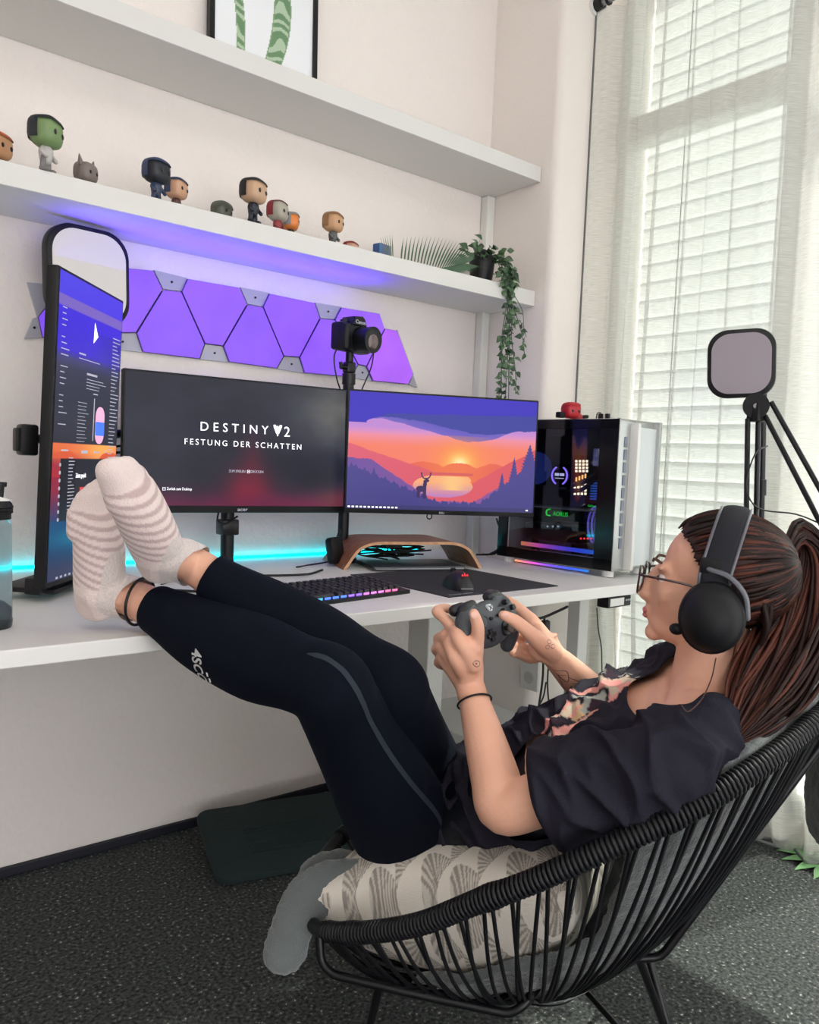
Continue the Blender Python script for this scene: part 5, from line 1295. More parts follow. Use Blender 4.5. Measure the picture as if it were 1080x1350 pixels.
pv, pf, pc_ = pillow(300, 0.45, 0.45, 0.17)
cu_ = thing('patterned_cushion', 'cream cushion with grey fan-leaf line pattern under the person', 'cushion', mtx=cmx)
pm_ = mat('cushion_print', (210, 205, 196), 0.9, attr=True, bump=(400, .3))
po_ = raw('cushion_cover', pv, pf, pm_, cu_, True)
bm = bmesh.new(); bm.from_mesh(po_.data); bmesh.ops.remove_doubles(bm, verts=bm.verts, dist=0.0004); bmesh.ops.recalc_face_normals(bm, faces=bm.faces); bm.to_mesh(po_.data); bm.free()
po_.data.polygons.foreach_set('use_smooth', [True]*len(po_.data.polygons))
co = verts_np(po_.data)
a1 = (co[:, 0]*0.80+co[:, 1]*0.6)/0.056; a2 = (-co[:, 0]*0.75+co[:, 1]*0.66)/0.050
r_ = np.floor(a2); x = a1+0.5*(r_ % 2); fx = x-np.floor(x)-0.5; fy = a2-r_
arc = fy-(0.92-1.15*np.abs(fx)**1.5*2)            # >0 outside the leaf
leafm = (fy < 0.86-2.9*fx**2) & (fy > 0.04)
ang = np.arctan2(fx, fy+0.12); ln = np.sin(ang*34) > 0.05
vein = np.abs(fx) < 0.028
c0 = np.where((leafm & (ln | vein))[:, None], A_(150, 143, 134), A_(224, 217, 206))
c0 = np.where((leafm & ~ln & ~vein)[:, None], A_(206, 199, 188), c0)
setcol(po_.data, lina(c0))

# ------------------------------------------------------------------ person
skin = mat('skin', (226, 172, 146), 0.55, bump=(220, 0.12, 3), var=(9, 0.05))
skin.node_tree.nodes['Principled BSDF'].inputs['Subsurface Weight'].default_value = 0.08
skin.node_tree.nodes['Principled BSDF'].inputs['Subsurface Radius'].default_value = (0.012, 0.004, 0.002)
pe = thing('person', 'person in dark t-shirt and navy leggings reclining in the string chair, socked feet on desk', 'person', CO)
pe.location = (0.95, -1.02, 0.0)
PINV = Matrix.Translation(-Vector(pe.location))
def own(o, parent=pe):
    "parent keeping world place"
    o.parent = parent; o.matrix_parent_inverse = Matrix.Identity(4)
    base = parent.matrix_world if parent.parent is None else parent.matrix_world
    o.data.transform(parent.matrix_basis.inverted() @ o.matrix_basis); o.matrix_basis = Matrix.Identity(4); return o
bpy.context.view_layer.update()

hipL = P(540, 1102, 1.37); hipR = hipL+Vector(S3)*0.165
kneL = P(433, 903, 1.10); ankL = P(172, 788, 1.265)
kneR = P(512, 903, 1.20); ankR = P(249, 742, 1.240)
def legv(h, k, a, g=1.0, add=0.0, end=None):
    fw = (k-(h+a)/2); fw = (fw-(a-k).normalized()*fw.dot((a-k).normalized())).normalized()   # knee direction = front
    pts = [h, h.lerp(k, 0.30), h.lerp(k, 0.62), h.lerp(k, 0.88)+fw*0.002, k+fw*0.001, k.lerp(a, 0.14)-fw*0.004, k.lerp(a, 0.34)-fw*0.013, k.lerp(a, 0.60)-fw*0.013, k.lerp(a, 0.82)-fw*0.001, a]
    r = [0.088, 0.080, 0.066, 0.056, 0.053, 0.051, 0.059, 0.052, 0.036, 0.030]
    r = [x*g+add for x in r]
    if end is not None:
        pts = pts[:-1]+[k.lerp(a, end)]
    return pts, r
def frame_foot(heel, toe, shin):
    y = (toe-heel).normalized(); z = (shin-y*shin.dot(y)).normalized(); x = y.cross(z); return frame(heel, x, y, z)
hA = P(106, 800, 1.280); tA = P(110, 655, 1.235)
hB = P(190, 748, 1.230); tB = P(152, 632, 1.130)
FA = frame_foot(hA, tA, (kneL-ankL).normalized()); FB = frame_foot(hB, tB, (kneR-ankR).normalized())
def foot(FM, ank, knee, L, side, add=0.0):
    s = []
    Fi = FM.inverted(); al = Fi @ ank; up = (Fi @ knee-al).normalized()
    pts = [(0, 0.020, 0.036), (0, 0.05, 0.040), (side*0.002, 0.095, 0.037), (side*0.003, 0.14, 0.029), (side*0.004, L-0.052, 0.022), (side*0.004, L-0.022, 0.0175)]
    rr = [(0.027, 0.031), (0.030, 0.038), (0.033, 0.036), (0.036, 0.026), (0.036, 0.020), (0.028, 0.014)]
    s.append(sweep(pts, [(a+add, b+add) for a, b in rr], n=20, ref=Vector((0, 0, 1))))
    for k, (dx, dl, r) in enumerate(((-0.019, 0.0, 0.0145), (-0.005, -0.002, 0.0115), (0.007, -0.009, 0.0105), (0.018, -0.019, 0.010), (0.027, -0.032, 0.009))):
        s.append(sweep([(side*-1*dx, L-0.055+dl*0.5, 0.021), (side*-1*dx, L-0.012+dl, 0.016)], [r+0.003+add, r+add], n=12))
    s.append(sweep([(0, 0.038, 0.045), al*0.55+Vector((0, 0.040, 0.05))*0.45, al, al+up*0.055], [(0.028+add, 0.036+add), (0.030+add, 0.034+add), (0.031+add, 0.033+add), (0.034+add, 0.034+add)], n=18))
    return [xf(FM, q) for q in s]

shL = P(882, 1008, 1.04); shR = P(893, 898, 1.26); nkb = P(925, 925, 1.155)
elL = P(664, 1066, 1.13); wrL = P(620, 905, 1.245)
elR = P(812, 948, 1.42); wrR = P(730, 864, 1.325)
Ssh = (shR-shL).normalized(); Shp = Vector(S3)
pel = hipL.lerp(hipR, 0.5)
fwd = Vector((-0.55, 0.65, 0.52)).normalized()
spine = [pel+Vector((0.02, -0.02, -0.005)), pel.lerp(nkb, 0.26)+Vector((0.0, 0.0, -0.022)), pel.lerp(nkb, 0.52)+Vector((0, 0, -0.02)), pel.lerp(nkb, 0.76)+Vector((0, 0, -0.022)), shL.lerp(shR, 0.5)+Vector((0.01, -0.015, -0.015)), nkb]
srad = [(0.088, 0.150), (0.076, 0.118), (0.082, 0.122), (0.084, 0.130), (0.062, 0.120), (0.042, 0.052)]
sref = [Shp, Shp.lerp(Ssh, .3), Shp.lerp(Ssh, .6), Ssh, Ssh, Ssh]
def torso(add=0.0, n=6): return sweep(spine[:n], [(a+add, b+add) for a, b in srad[:n]], n=32, ref=[tuple(x) for x in sref[:n]])
bustc = spine[3].lerp(spine[4], 0.15)
chestn = Vector((-0.45, 0.35, 0.82)).normalized()
def bust(add=0.0): return [ell(bustc+chestn*0.040+Ssh*k*0.056-Vector((0, 0, 0.0)), (0.050+add, 0.050+add, 0.050+add), n=18) for k in (-1, 1)]

# head frame
Hc = P(940, 774, 1.165)
hf = Vector((-0.45, 0.88, 0.08)).normalized(); hu = Vector((0.12, -0.24, 0.95)); hu = (hu-hf*hu.dot(hf)).normalized(); hr_ = hf.cross(hu)
HM = frame(Hc, hr_, hf, hu)
he = []
he.append(ell((0, -0.014, 0.030), (0.068, 0.086, 0.074), n=32))
he.append(ell((0, 0.030, -0.020), (0.054, 0.056, 0.072), n=28))
he.append(ell((0, 0.036, -0.062), (0.042, 0.046, 0.032), n=24))
he.append(ell((0, 0.072, -0.082), (0.018, 0.015, 0.014), n=16))
he.append(sweep([(0, 0.078, 0.016), (0, 0.088, -0.004), (0, 0.097, -0.024), (0, 0.088, -0.032)], [(0.007, 0.008), (0.0075, 0.009), (0.0105, 0.009), (0.012, 0.007)], n=12))
for k in (-1, 1):
    he.append(ell((k*0.010, 0.090, -0.029), (0.006, 0.008, 0.005), n=10))
    he.append(ell((k*0.032, 0.055, -0.020), (0.020, 0.020, 0.020), n=14))
    he.append(ell((k*0.030, 0.070, 0.020), (0.020, 0.010, 0.007), n=12))
    he.append(ell((k*0.070, -0.006, -0.004), (0.008, 0.018, 0.028), n=12))
he.append(ell((0, 0.084, -0.048), (0.019, 0.0095, 0.0055), n=14)); he.append(ell((0, 0.082, -0.058), (0.016, 0.0095, 0.006), n=14))
hd_ = fuse('headtmp', he, 0.0026, 16, skin); head_sh = [([HM @ v.co for v in hd_.data.vertices], [tuple(p.vertices) for p in hd_.data.polygons])]; bpy.data.objects.remove(hd_)
neck = sweep([nkb+Vector((0.0, -0.0, -0.03)), nkb.lerp(HM @ Vector((0, -0.01, -0.05)), 0.45), HM @ Vector((0, -0.012, -0.03))], [(0.056, 0.062), (0.047, 0.047), (0.048, 0.045)], n=24, ref=Ssh)
trap = [sweep([shL+Vector((0, 0, 0.002)), shL.lerp(nkb, 0.55)+Vector((0, 0, 0.004)), nkb+Vector((0, 0, 0.02))], [0.042, 0.042, 0.042], n=16), sweep([shR+Vector((0, 0, 0.002)), shR.lerp(nkb, 0.55)+Vector((0, 0, 0.004)), nkb+Vector((0, 0, 0.02))], [0.042, 0.042, 0.042], n=16)]
trap.append(sweep([shL+Vector((0, 0, -0.01)), shL.lerp(nkb, 0.6)+Vector((-0.02, 0.02, -0.012)), nkb+Vector((-0.035, 0.035, -0.022)), shR.lerp(nkb, 0.6)+Vector((-0.02, 0.02, -0.012)), shR+Vector((0, 0, -0.01))], [0.036, 0.036, 0.036, 0.036, 0.036], n=16))
def arm(s, e, w, hint):
    return sweep([s, s.lerp(e, 0.35), s.lerp(e, 0.75), e, e.lerp(w, 0.22)+hint*0.004, e.lerp(w, 0.55), e.lerp(w, 0.85), w], [0.046, 0.043, 0.038, 0.036, 0.0365, 0.031, 0.0245, (0.0245, 0.019)], n=20)
# ---- hands
def fing(pts, r): return sweep(pts, r, n=10, sub=5)
HL = []
wl = wrL
kI, kM, kR_, kP = P(600, 832, 1.238), P(588, 838, 1.25), P(583, 852, 1.26), P(584, 868, 1.265)
for k, r in ((kI, 0.0115), (kM, 0.0115), (kR_, 0.011), (kP, 0.0105)): HL.append(sweep([wl+Vector((0, 0, -0.006)), wl.lerp(k, .5), k], [0.0185, 0.0155, r], n=12))
HL.append(sweep([wl, P(612, 868, 1.246), P(604, 845, 1.242)], [(0.018, 0.022), (0.0145, 0.030), (0.012, 0.022)], n=16, ref=(P(640, 850, 1.24)-P(590, 850, 1.25))))
HL.append(fing([kI, P(586, 815, 1.25), P(576, 806, 1.262), P(588, 802, 1.285), P(602, 807, 1.30)], [0.0105, 0.0092, 0.0092, 0.0082, 0.0072]))
HL.append(fing([kM, P(578, 842, 1.272), P(585, 846, 1.298), P(604, 848, 1.31), P(616, 850, 1.305)], [0.0105, 0.0092, 0.009, 0.008, 0.0072]))
HL.append(fing([kR_, P(575, 856, 1.280), P(583, 862, 1.305), P(602, 864, 1.312), P(613, 865, 1.305)], [0.0102, 0.009, 0.0088, 0.0078, 0.007]))
HL.append(fing([kP, P(578, 874, 1.282), P(587, 878, 1.302), P(602, 878, 1.308), P(610, 877, 1.302)], [0.0095, 0.0082, 0.008, 0.0072, 0.0064]))
HL.append(fing([P(614, 892, 1.24), P(624, 868, 1.222), P(629, 847, 1.208), P(630, 826, 1.196), P(625, 809, 1.190)], [0.018, 0.0155, 0.0112, 0.0102, 0.0082]))
HL.append(sweep([P(624, 876, 1.215), P(614, 856, 1.203), P(605, 842, 1.206), P(600, 832, 1.225)], [0.014, 0.0135, 0.0125, 0.010], n=12))
HL.append(sweep([P(628, 856, 1.205), P(616, 850, 1.199), P(606, 846, 1.205)], [0.009, 0.0085, 0.009], n=12))
HL.append(sweep([P(614, 888, 1.235), P(602, 868, 1.212), P(594, 848, 1.220)], [0.015, 0.0145, 0.012], n=12))
HR = []
wr = wrR
qI, qM, qR, qP = P(700, 816, 1.325), P(709, 832, 1.335), P(714, 847, 1.34), P(717, 860, 1.335)
for k, r in ((qI, 0.0115), (qM, 0.0115), (qR, 0.011), (qP, 0.0105)): HR.append(sweep([wr, wr.lerp(k, .5), k], [0.0190, 0.0165, r], n=12))
HR.append(sweep([wr, P(716, 848, 1.315), P(706, 830, 1.315)], [(0.016, 0.022), (0.015, 0.030), (0.012, 0.022)], n=16, ref=(P(716, 860, 1.32)-P(700, 820, 1.31))))
HR.append(fing([qI, P(683, 801, 1.335), P(670, 793, 1.345), P(655, 787, 1.352), P(642, 789, 1.352)], [0.0105, 0.0095, 0.0092, 0.0082, 0.0072]))
HR.append(fing([qM, P(700, 836, 1.362), P(686, 838, 1.372), P(668, 838, 1.352), P(659, 843, 1.335)], [0.0105, 0.0092, 0.009, 0.008, 0.0072]))
HR.append(fing([qR, P(704, 854, 1.362), P(690, 855, 1.368), P(675, 852, 1.352), P(666, 854, 1.335)], [0.0102, 0.009, 0.0088, 0.0078, 0.007]))
HR.append(fing([qP, P(708, 868, 1.352), P(697, 869, 1.360), P(684, 863, 1.350), P(676, 862, 1.335)], [0.0095, 0.0082, 0.008, 0.0072, 0.0064]))
HR.append(fing([P(728, 860, 1.310), P(712, 846, 1.278), P(697, 833, 1.258), P(680, 819, 1.250), P(664, 811, 1.246)], [0.018, 0.0162, 0.0122, 0.0108, 0.0086]))

body = []
lp, lr = legv(hipL, kneL, ankL, 0.95, -0.002); body.append(sweep(lp, lr, n=20))
rp_, rr__ = legv(hipR, kneR, ankR, 0.95, -0.002); body.append(sweep(rp_, rr__, n=20))
body += foot(FA, ankL, kneL, 0.207, 1, -0.002); body += foot(FB, ankR, kneR, 0.207, -1, -0.002)
body.append(torso()); body += bust(-0.004); body += head_sh; body.append(neck); body += trap
body.append(arm(shL, elL, wrL, Vector((0, 0, 0)))); body.append(arm(shR, elR, wrR, Vector((0, 0, 0))))
body += HL+HR
bd = fuse('body', body, 0.0030, 5, skin); own(bd, pe)
# lips colour etc. small parts
eyew = mat('eye_white', (235, 230, 228), 0.2)
for k in (-1, 1):
    c = HM @ Vector((k*0.028, 0.0645, 0.004)); own(MB().sph(c, 0.0098, n=16).build('eyeball', eyew, None, smooth=True))
    c = HM @ Vector((k*0.028, 0.0735, 0.004)); own(MB().sph(c, 0.0042, n=12).build('iris', mat('iris', (60, 50, 40), .2), None, smooth=True))
lipm = mat('lips', (196, 110, 108), 0.45)
own(MB().sph(HM @ Vector((0, 0.0875, -0.050)), (0.017, 0.006, 0.0048), n=14, M=HM).sph(HM @ Vector((0, 0.0865, -0.0575)), (0.014, 0.006, 0.005), n=14, M=HM).build('lips', lipm, None, smooth=True))
browm = mat('eyebrow', (84, 56, 44), 0.8)
for k in (-1, 1):
    own(MB().tube([HM @ Vector((k*0.014, 0.0865, 0.026)), HM @ Vector((k*0.030, 0.083, 0.031)), HM @ Vector((k*0.044, 0.072, 0.028))], 0.0022, n=6).build('eyebrow', browm, None, smooth=True))
# nails
nailm = mat('finger_nail', (232, 184, 168), 0.3)
nv = (Vector(CAM)-P(625, 809, 1.19)).normalized()
own(MB().sph(P(625, 811, 1.1835), (0.0055, 0.0055, 0.0012), n=10, M=nv.to_track_quat('Z', 'Y').to_matrix().to_4x4()).build('thumb_nail', nailm, None, smooth=True))
own(MB().sph(P(666, 810, 1.2385), (0.0065, 0.0045, 0.0012), n=10, M=nv.to_track_quat('Z', 'Y').to_matrix().to_4x4()).build('thumb_nail', nailm, None, smooth=True))

# ---- leggings
legm = mat('navy_leggings', (5, 10, 22), 0.85, bump=(500, .15), sheen=0.04, spec=0.12)
legm.node_tree.nodes['Principled BSDF'].inputs['Sheen Tint'].default_value = lin(90, 110, 150)
def cut(o, pt=None, nrm=None, rad=None, test=None):
    bm = bmesh.new(); bm.from_mesh(o.data)
    f_ = test or (lambda c: (c-pt).dot(nrm) > 0 and (c-pt).length < rad)
    bmesh.ops.delete(bm, geom=[f for f in bm.faces if f_(f.calc_center_median())], context='FACES')
    for _ in range(14):
        new = {}
        for v in bm.verts:
            be = [e for e in v.link_edges if e.is_boundary]
            if len(be) == 2: new[v] = v.co*0.4+(be[0].other_vert(v).co+be[1].other_vert(v).co)*0.3
        for v, c in new.items(): v.co = c
    bm.to_mesh(o.data); bm.free()
lp, lr = legv(hipL, kneL, ankL, 1.0, 0.004, end=0.92); lr[-1] = 0.037; lr[-2] = 0.040
o1 = fuse('legtmp', [sweep(lp, lr, n=24)], 0.0045, 5, legm); cut(o1, kneL.lerp(ankL, 0.86), (ankL-kneL).normalized(), 0.12)
rp_, rr__ = legv(hipR, kneR, ankR, 1.0, 0.004, end=0.94); rr__[-1] = 0.036; rr__[-2] = 0.039
o2 = fuse('legtmp', [sweep(rp_, rr__, n=24)], 0.0045, 5, legm); cut(o2, kneR.lerp(ankR, 0.89), (ankR-kneR).normalized(), 0.12)
lg_ = fuse('leggings', [sweep([pel+Vector((0.02, -0.02, -0.005)), spine[1]], [(0.092, 0.158), (0.082, 0.126)], n=28, ref=[tuple(Shp), tuple(Shp)])], 0.0045, 5, legm)
bm = bmesh.new()
for o_2 in (o1, o2, lg_): bm.from_mesh(o_2.data)
bm.to_mesh(lg_.data); bm.free(); lg_.data.polygons.foreach_set('use_smooth', [True]*len(lg_.data.polygons))
bpy.data.objects.remove(o1); bpy.data.objects.remove(o2)
own(lg_)
bpy.context.view_layer.update()
def bvh(o):
    bm = bmesh.new(); bm.from_mesh(o.data); bm.transform(o.matrix_world); t = bvhtree.BVHTree.FromBMesh(bm); bm.free(); return t
camv = Vector(CAM)
def hit(tree, u, v):
    d = (P(u, v, 1.0)-camv).normalized(); r = tree.ray_cast(camv, d); return r[0], r[1]
lt = bvh(lg_)
p0, n0 = hit(lt, 262, 878)
if p0 is not None:
    up_ = (P(258, 903, 1.3)-P(266, 853, 1.3)).normalized()   # reading direction
    xx = (up_-n0*up_.dot(n0)).normalized(); yy = n0.cross(xx)
    o = text('legging_logo', '4SCO', 0.027, frame(p0, xx, yy, n0), mat('logo_white', (240, 240, 238), 0.6), None, align='CENTER', sx=0.82, ext=0.0003, off=0.0007)
    cv = verts_np(o.data); cv -= cv.mean(0)-np.array(p0)
    for i, v in enumerate(o.data.vertices):
        q = Vector(cv[i]); r = lt.ray_cast(q+n0*0.05, -n0); v.co = (r[0]+n0*0.0022) if r[0] is not None else q
    b = MB(); 
    own(o)
    b = MB()
    for tt in (0.010, 0.021):
        q = p0+xx*tt+yy*0.0155; r = lt.ray_cast(q+n0*0.05, -n0); b.box((0, 0, 0), (0.0065, 0.0028, 0.0006), M=frame((r[0] or q)+n0*0.001, xx, yy, n0))
    own(b.build('logo_dots', bpy.data.materials['logo_white'], None))
# lighter side stripe on the near thigh
stm = mat('legging_stripe', (24, 34, 48), 0.8)
def strip_on(tree, pix, w, m__, nm, off=0.0008, parent=pe):
    pts = [hit(tree, u, v) for u, v in pix]; pts = [(p, n) for p, n in pts if p is not None]
    if len(pts) < 2: return
    V = []; cs = catmull([np.array(p) for p, n in pts], 6); ns = catmull([np.array(n) for p, n in pts], 6)
    for i, c in enumerate(cs):
        t = Vector(cs[min(i+1, len(cs)-1)]-cs[max(i-1, 0)]).normalized(); n = Vector(ns[i]).normalized(); s = t.cross(n).normalized(); c = Vector(c)
        wi = w*min(1, 0.25+min(i, len(cs)-1-i)/4)
        for k in (-1, 0, 1):
            q = c+s*wi*k; r = tree.find_nearest(q); V.append(r[0]+r[1]*off if r[0] is not None else q+n*off)
    F = []
    for i in range(len(cs)-1):
        for k in (0, 1): F.append((3*i+k, 3*i+k+1, 3*i+4+k, 3*i+3+k))
    return own(raw(nm, V, F, m__, None, True), parent)
strip_on(lt, [(405, 862), (430, 868), (452, 884), (480, 930), (508, 985), (540, 1030), (575, 1072), (598, 1102)], 0.004, stm, 'side_stripe')

# ---- shorts over the hips
shm = mat('satin_black', (8, 11, 20), 0.38, bump=(25, .5))
own(fuse('shorts', [sweep([hipL.lerp(kneL, 0.10), hipL, pel.lerp(spine[1], 0.2)+(hipL-pel)*0.5], [0.088, 0.092, 0.085], n=24), sweep([pel+Vector((0.02, -0.02, -0.005)), spine[1], spine[2]], [(0.098, 0.164), (0.090, 0.134), (0.088, 0.13)], n=28, ref=[tuple(Shp)]*3), sweep([hipR.lerp(kneR, 0.12), hipR], [0.088, 0.09], n=24)], 0.006, 5, shm))

# ---- socks
sockm = mat('striped_sock', (206, 190, 184), 0.95, attr=True, bump=(420, 0.5, 2), sheen=0.3)
for FM, ank, kn, sd, lab, nm in ((FA, ankL, kneL, 1, 'lower sock', 1), (FB, ankR, kneR, -1, 'upper sock', 2)):
    so = fuse('sock', foot(FM, ank, kn, 0.207, sd, 0.0045), 0.0030, 4, sockm)
    ax = (kn-ank).normalized(); cut(so, ank+ax*0.012, ax, 0.09)
    c = verts_np(so.data); Fi = np.array(FM.inverted()); loc = c @ Fi[:3, :3].T+Fi[:3, 3]
    al = (c-np.array(ank)) @ np.array(ax)
    s = loc[:, 1]+0.35*loc[:, 2]
    st = 0.5+0.5*np.sin(s*2*PI/0.0125); st = np.clip((st-0.45)*3, 0, 1)
    inb = np.clip((loc[:, 1]-0.052)/0.004, 0, 1)*np.clip((0.173-loc[:, 1])/0.004, 0, 1)
    col = A_(224, 206, 202)*np.ones((len(c), 3)); col = col*(1-(st*inb)[:, None]*1)+A_(188, 164, 162)*(st*inb)[:, None]
    hl = np.clip((0.040-loc[:, 1])/0.004, 0, 1)*(al < -0.02); col = col*(1-0.5*hl[:, None])+A_(196, 172, 166)*0.5*hl[:, None]
    cuff = (al > -0.008); rib = 0.5+0.5*np.sin(np.arctan2(loc[:, 0], loc[:, 1]-0.04)*60); col = np.where(cuff[:, None], A_(214, 202, 197)-rib[:, None]*14, col)
    g_ = np.exp(-(((loc[:, 0]*sd+0.0)/0.013)**2+((loc[:, 1]-0.178)/0.022)**2))*(loc[:, 2] < 0.016)*(0.9 if nm == 2 else 0.35)
    col = col*(1-0.55*g_[:, None])+A_(120, 92, 92)*0.55*g_[:, None]
    setcol(so.data, lina(col)); own(so)
    # cuff rim
    if nm == 1:
        tr_ = bvh(so); strip_on(tr_, [(94, 686), (98, 680), (100, 676)], 0.0018, mat('sock_hole', (60, 44, 44), .9), 'sock_snag', 0.0006)

# anklet and wristband
def ringband(c, ax, r, th, n=30, sq=1.0, ref=None):
    ax = Vector(ax).normalized(); a = ax.orthogonal().normalized() if ref is None else (ref-ax*ref.dot(ax)).normalized(); b_ = ax.cross(a)
    return [c+a*r*math.cos(2*PI*i/n)+b_*r*sq*math.sin(2*PI*i/n) for i in range(n)]
axL = (kneL-ankL).normalized()
own(MB().tube(ringband(ankL+axL*0.022+Vector((0, 0, 0.001)), axL+Vector((0.15, 0.1, 0.1)), 0.0375, 0.002), 0.0024, n=8, sub=1, closed=True).build('ankle_band', M_['black'], None, smooth=True))
axw = (elL-wrL).normalized()
own(MB().tube(ringband(wrL.lerp(elL, 0.14), axw, 0.0268, 0.002), 0.0016, n=8, sub=1, closed=True).build('wrist_band', M_['black'], None, smooth=True))

# ---- tattoos
bt = bvh(bd); tat = mat('tattoo_ink', (92, 74, 74), 0.6); tat2 = mat('tattoo_shade', (132, 104, 98), 0.6)
def ink(pix, w=0.0007, m__=tat): strip_on(bt, pix, w, m__, 'tattoo', 0.0004)
for L in ([(728, 882), (747, 885), (748, 899), (731, 896), (728, 882)], [(735, 889), (748, 890)], [(736, 890), (745, 908), (752, 922)], [(748, 892), (768, 900), (785, 904)], [(752, 901), (776, 899), (778, 906), (768, 910), (754, 902)]): ink(L)
ink([(753, 904), (755, 912), (756, 920)], 0.0045, tat2); ink([(758, 903), (766, 905)], 0.003, tat2)
for c0_ in ((724, 846), (729, 852), (722, 853)): ink([(c0_[0]+2.6*math.cos(a), c0_[1]+2.6*math.sin(a)) for a in np.linspace(0, 2*PI, 9)], 0.0005, tat2)
ink([(624, 873), (628, 871), (632, 873), (632, 877), (628, 879), (624, 876), (624, 873)], 0.0006); ink([(627, 874), (629, 876)], 0.0014)

# ---- t-shirt
shirt = mat('charcoal_tshirt', (50, 49, 60), 0.88, spec=0.15, attr=True, bump=(260, .25))
upL = elL-shL; upR = elR-shR
ts = [torso(0.014, 5), torso(0.012, 6)]; ts += bust(0.006)
ts.append(sweep([shL.lerp(nkb, 0.3), shL, shL.lerp(elL, 0.28), shL.lerp(elL, 0.50), shL.lerp(elL, 0.66), shL.lerp(elL, 0.78)], [0.056, 0.062, 0.062, 0.064, 0.066, 0.066], n=26))
ts.append(sweep([shR.lerp(nkb, 0.3), shR, shR.lerp(elR, 0.35), shR.lerp(elR, 0.65), shR.lerp(elR, 0.95)], [0.054, 0.056, 0.056, 0.056, 0.054], n=26))
ts.append(sweep([shL, shL.lerp(nkb, 0.6), nkb+Vector((0, 0, -0.012)), shR.lerp(nkb, 0.6), shR], [0.055, 0.057, 0.056, 0.057, 0.055], n=24))
tsh = fuse('t_shirt', ts, 0.0045, 6, shirt)
# wrinkles
co = verts_np(tsh.data); nr = np.empty(len(co)*3); tsh.data.vertices.foreach_get('normal', nr); nr = nr.reshape(-1, 3)
ax1 = np.array((nkb-pel).normalized()); ax2 = np.array(Ssh); ax3 = np.array(upL.normalized())
for i in range(len(co)):
    p = co[i]; a = p @ ax1; b_ = p @ ax2; c_2 = p @ ax3
    q = Vector((a*13+b_*4, b_*7-a*3, p[2]*6)); w1 = noise.noise(q); w1 = 1-abs(w1)*2.2
    w2 = noise.noise(Vector((c_2*9+3, p[2]*22, p[0]*9)))
    w3 = 1-abs(noise.noise(Vector((a*6+9, b_*16, p[2]*14))))*2
    co[i] = p+nr[i]*(0.013*max(0, 1-abs(noise.noise(q*1.25))*3.6)**1.4+0.008*max(0, 1-abs(noise.noise(Vector((a*24+b_*9, b_*9-a*4, p[2]*10+4))))*4)**1.5+0.004*w2-0.003)*min(1, max(0.12, (np.linalg.norm(p-np.array(nkb))-0.075)/0.06))
tsh.data.vertices.foreach_set('co', co.ravel()); tsh.data.update()
cut(tsh, shL.lerp(elL, 0.72), (elL-shL).normalized(), 0.13)
cut(tsh, shR.lerp(elR, 0.88), (elR-shR).normalized(), 0.13)
# neckline: remove what lies inside a tilted ring around the neck
nax = ((HM @ Vector((0, 0, -0.05)))-nkb).normalized(); nc = P(905, 938, 1.10)
front = (chestn-nax*chestn.dot(nax)).normalized()
def neckhole(c):
    d = c-(nkb+front*0.026-Ssh*0.014); h = d.dot(nax); r_0 = (d-nax*h).length
    return h > -0.058 and r_0 < 0.070+0.012*max(-1, min(1, d.dot(front)/0.05))
cut(tsh, test=neckhole)
co = verts_np(tsh.data)
col = A_(36, 35, 45)*np.ones((len(co), 3))
# printed motif on the chest, abstract rose and cream shapes
bts = bvh(tsh); gs0 = []
for (u, v, R_) in ((800, 900, 0.050), (770, 925, 0.045), (700, 975, 0.050), (690, 1000, 0.045), (730, 958, 0.035)):
    h_, n_ = hit(bts, u, v)
    if h_ is not None: gs0.append((np.array(h_), R_))
for i in range(len(co)):
    e = min([np.linalg.norm(co[i]-g)/R_ for g, R_ in gs0]+[9])
    if e > 1: continue
    q = co[i]; a = q @ ax1; b_ = q @ ax2
    n_ = noise.noise(Vector((a*22+b_*9, b_*30-a*6, 1.3))); n2_ = noise.noise(Vector((a*45, b_*45, 7)))
    if n_ > -0.05+0.12*e*e: col[i] = (216, 150, 142) if n2_ > -0.15 else (196, 178, 158)
    elif n_ < -0.22: col[i] = (160, 164, 158) if n2_ > 0.0 else (58, 42, 54)
    elif n2_ > 0.25: col[i] = (196, 164, 128)
setcol(tsh.data, lina(col))
md = tsh.modifiers.new('thick', 'SOLIDIFY'); md.thickness = 0.002; md.offset = -1
own(tsh)

# ---- hair
hairm = mat('dark_red_brown_hair', (74, 44, 36), 0.5, attr=True, spec=0.2)
tie = HM @ Vector((0.002, -0.090, 0.052))
Hi = HM.inverted(); tl_ = Hi @ tie
def skull(d, k=1.0):   # point on skull along unit direction d
    c = Vector((0, -0.014, 0.028)); r = Vector((0.0725, 0.0905, 0.0785))*k; q = Vector((d.x/r.x, d.y/r.y, d.z/r.z)); return c+d/q.length
cap = []
V, F = ell((0, 0, 0), (1, 1, 1), n=120); VV = []
for v in V:
    d = Vector(v).normalized(); VV.append(skull(d, 1.0)+Vector((0, 0, 0.0)))
keep = []
for f in F:
    c = sum((VV[i] for i in f), Vector())/len(f)
    hair_line = c.y < 0.040+0.25*(c.z-0.055)+0.004*math.sin(c.x*160) if c.z > 0.065 else c.y < 0.010+0.58*(c.z-0.02)
    if c.z > -0.045 and hair_line and not (c.z < -0.02 and c.y > -0.03): keep.append(f)
o = raw('hair', [HM @ v for v in VV], keep, hairm, None, True)
bm = bmesh.new(); bm.from_mesh(o.data); bmesh.ops.delete(bm, geom=[v for v in bm.verts if not v.link_faces], context='VERTS'); bmesh.ops.recalc_face_normals(bm, faces=bm.faces); bm.to_mesh(o.data); bm.free()
setcol(o.data, lina(A_(52, 32, 28)*np.ones((len(o.data.vertices), 3))))
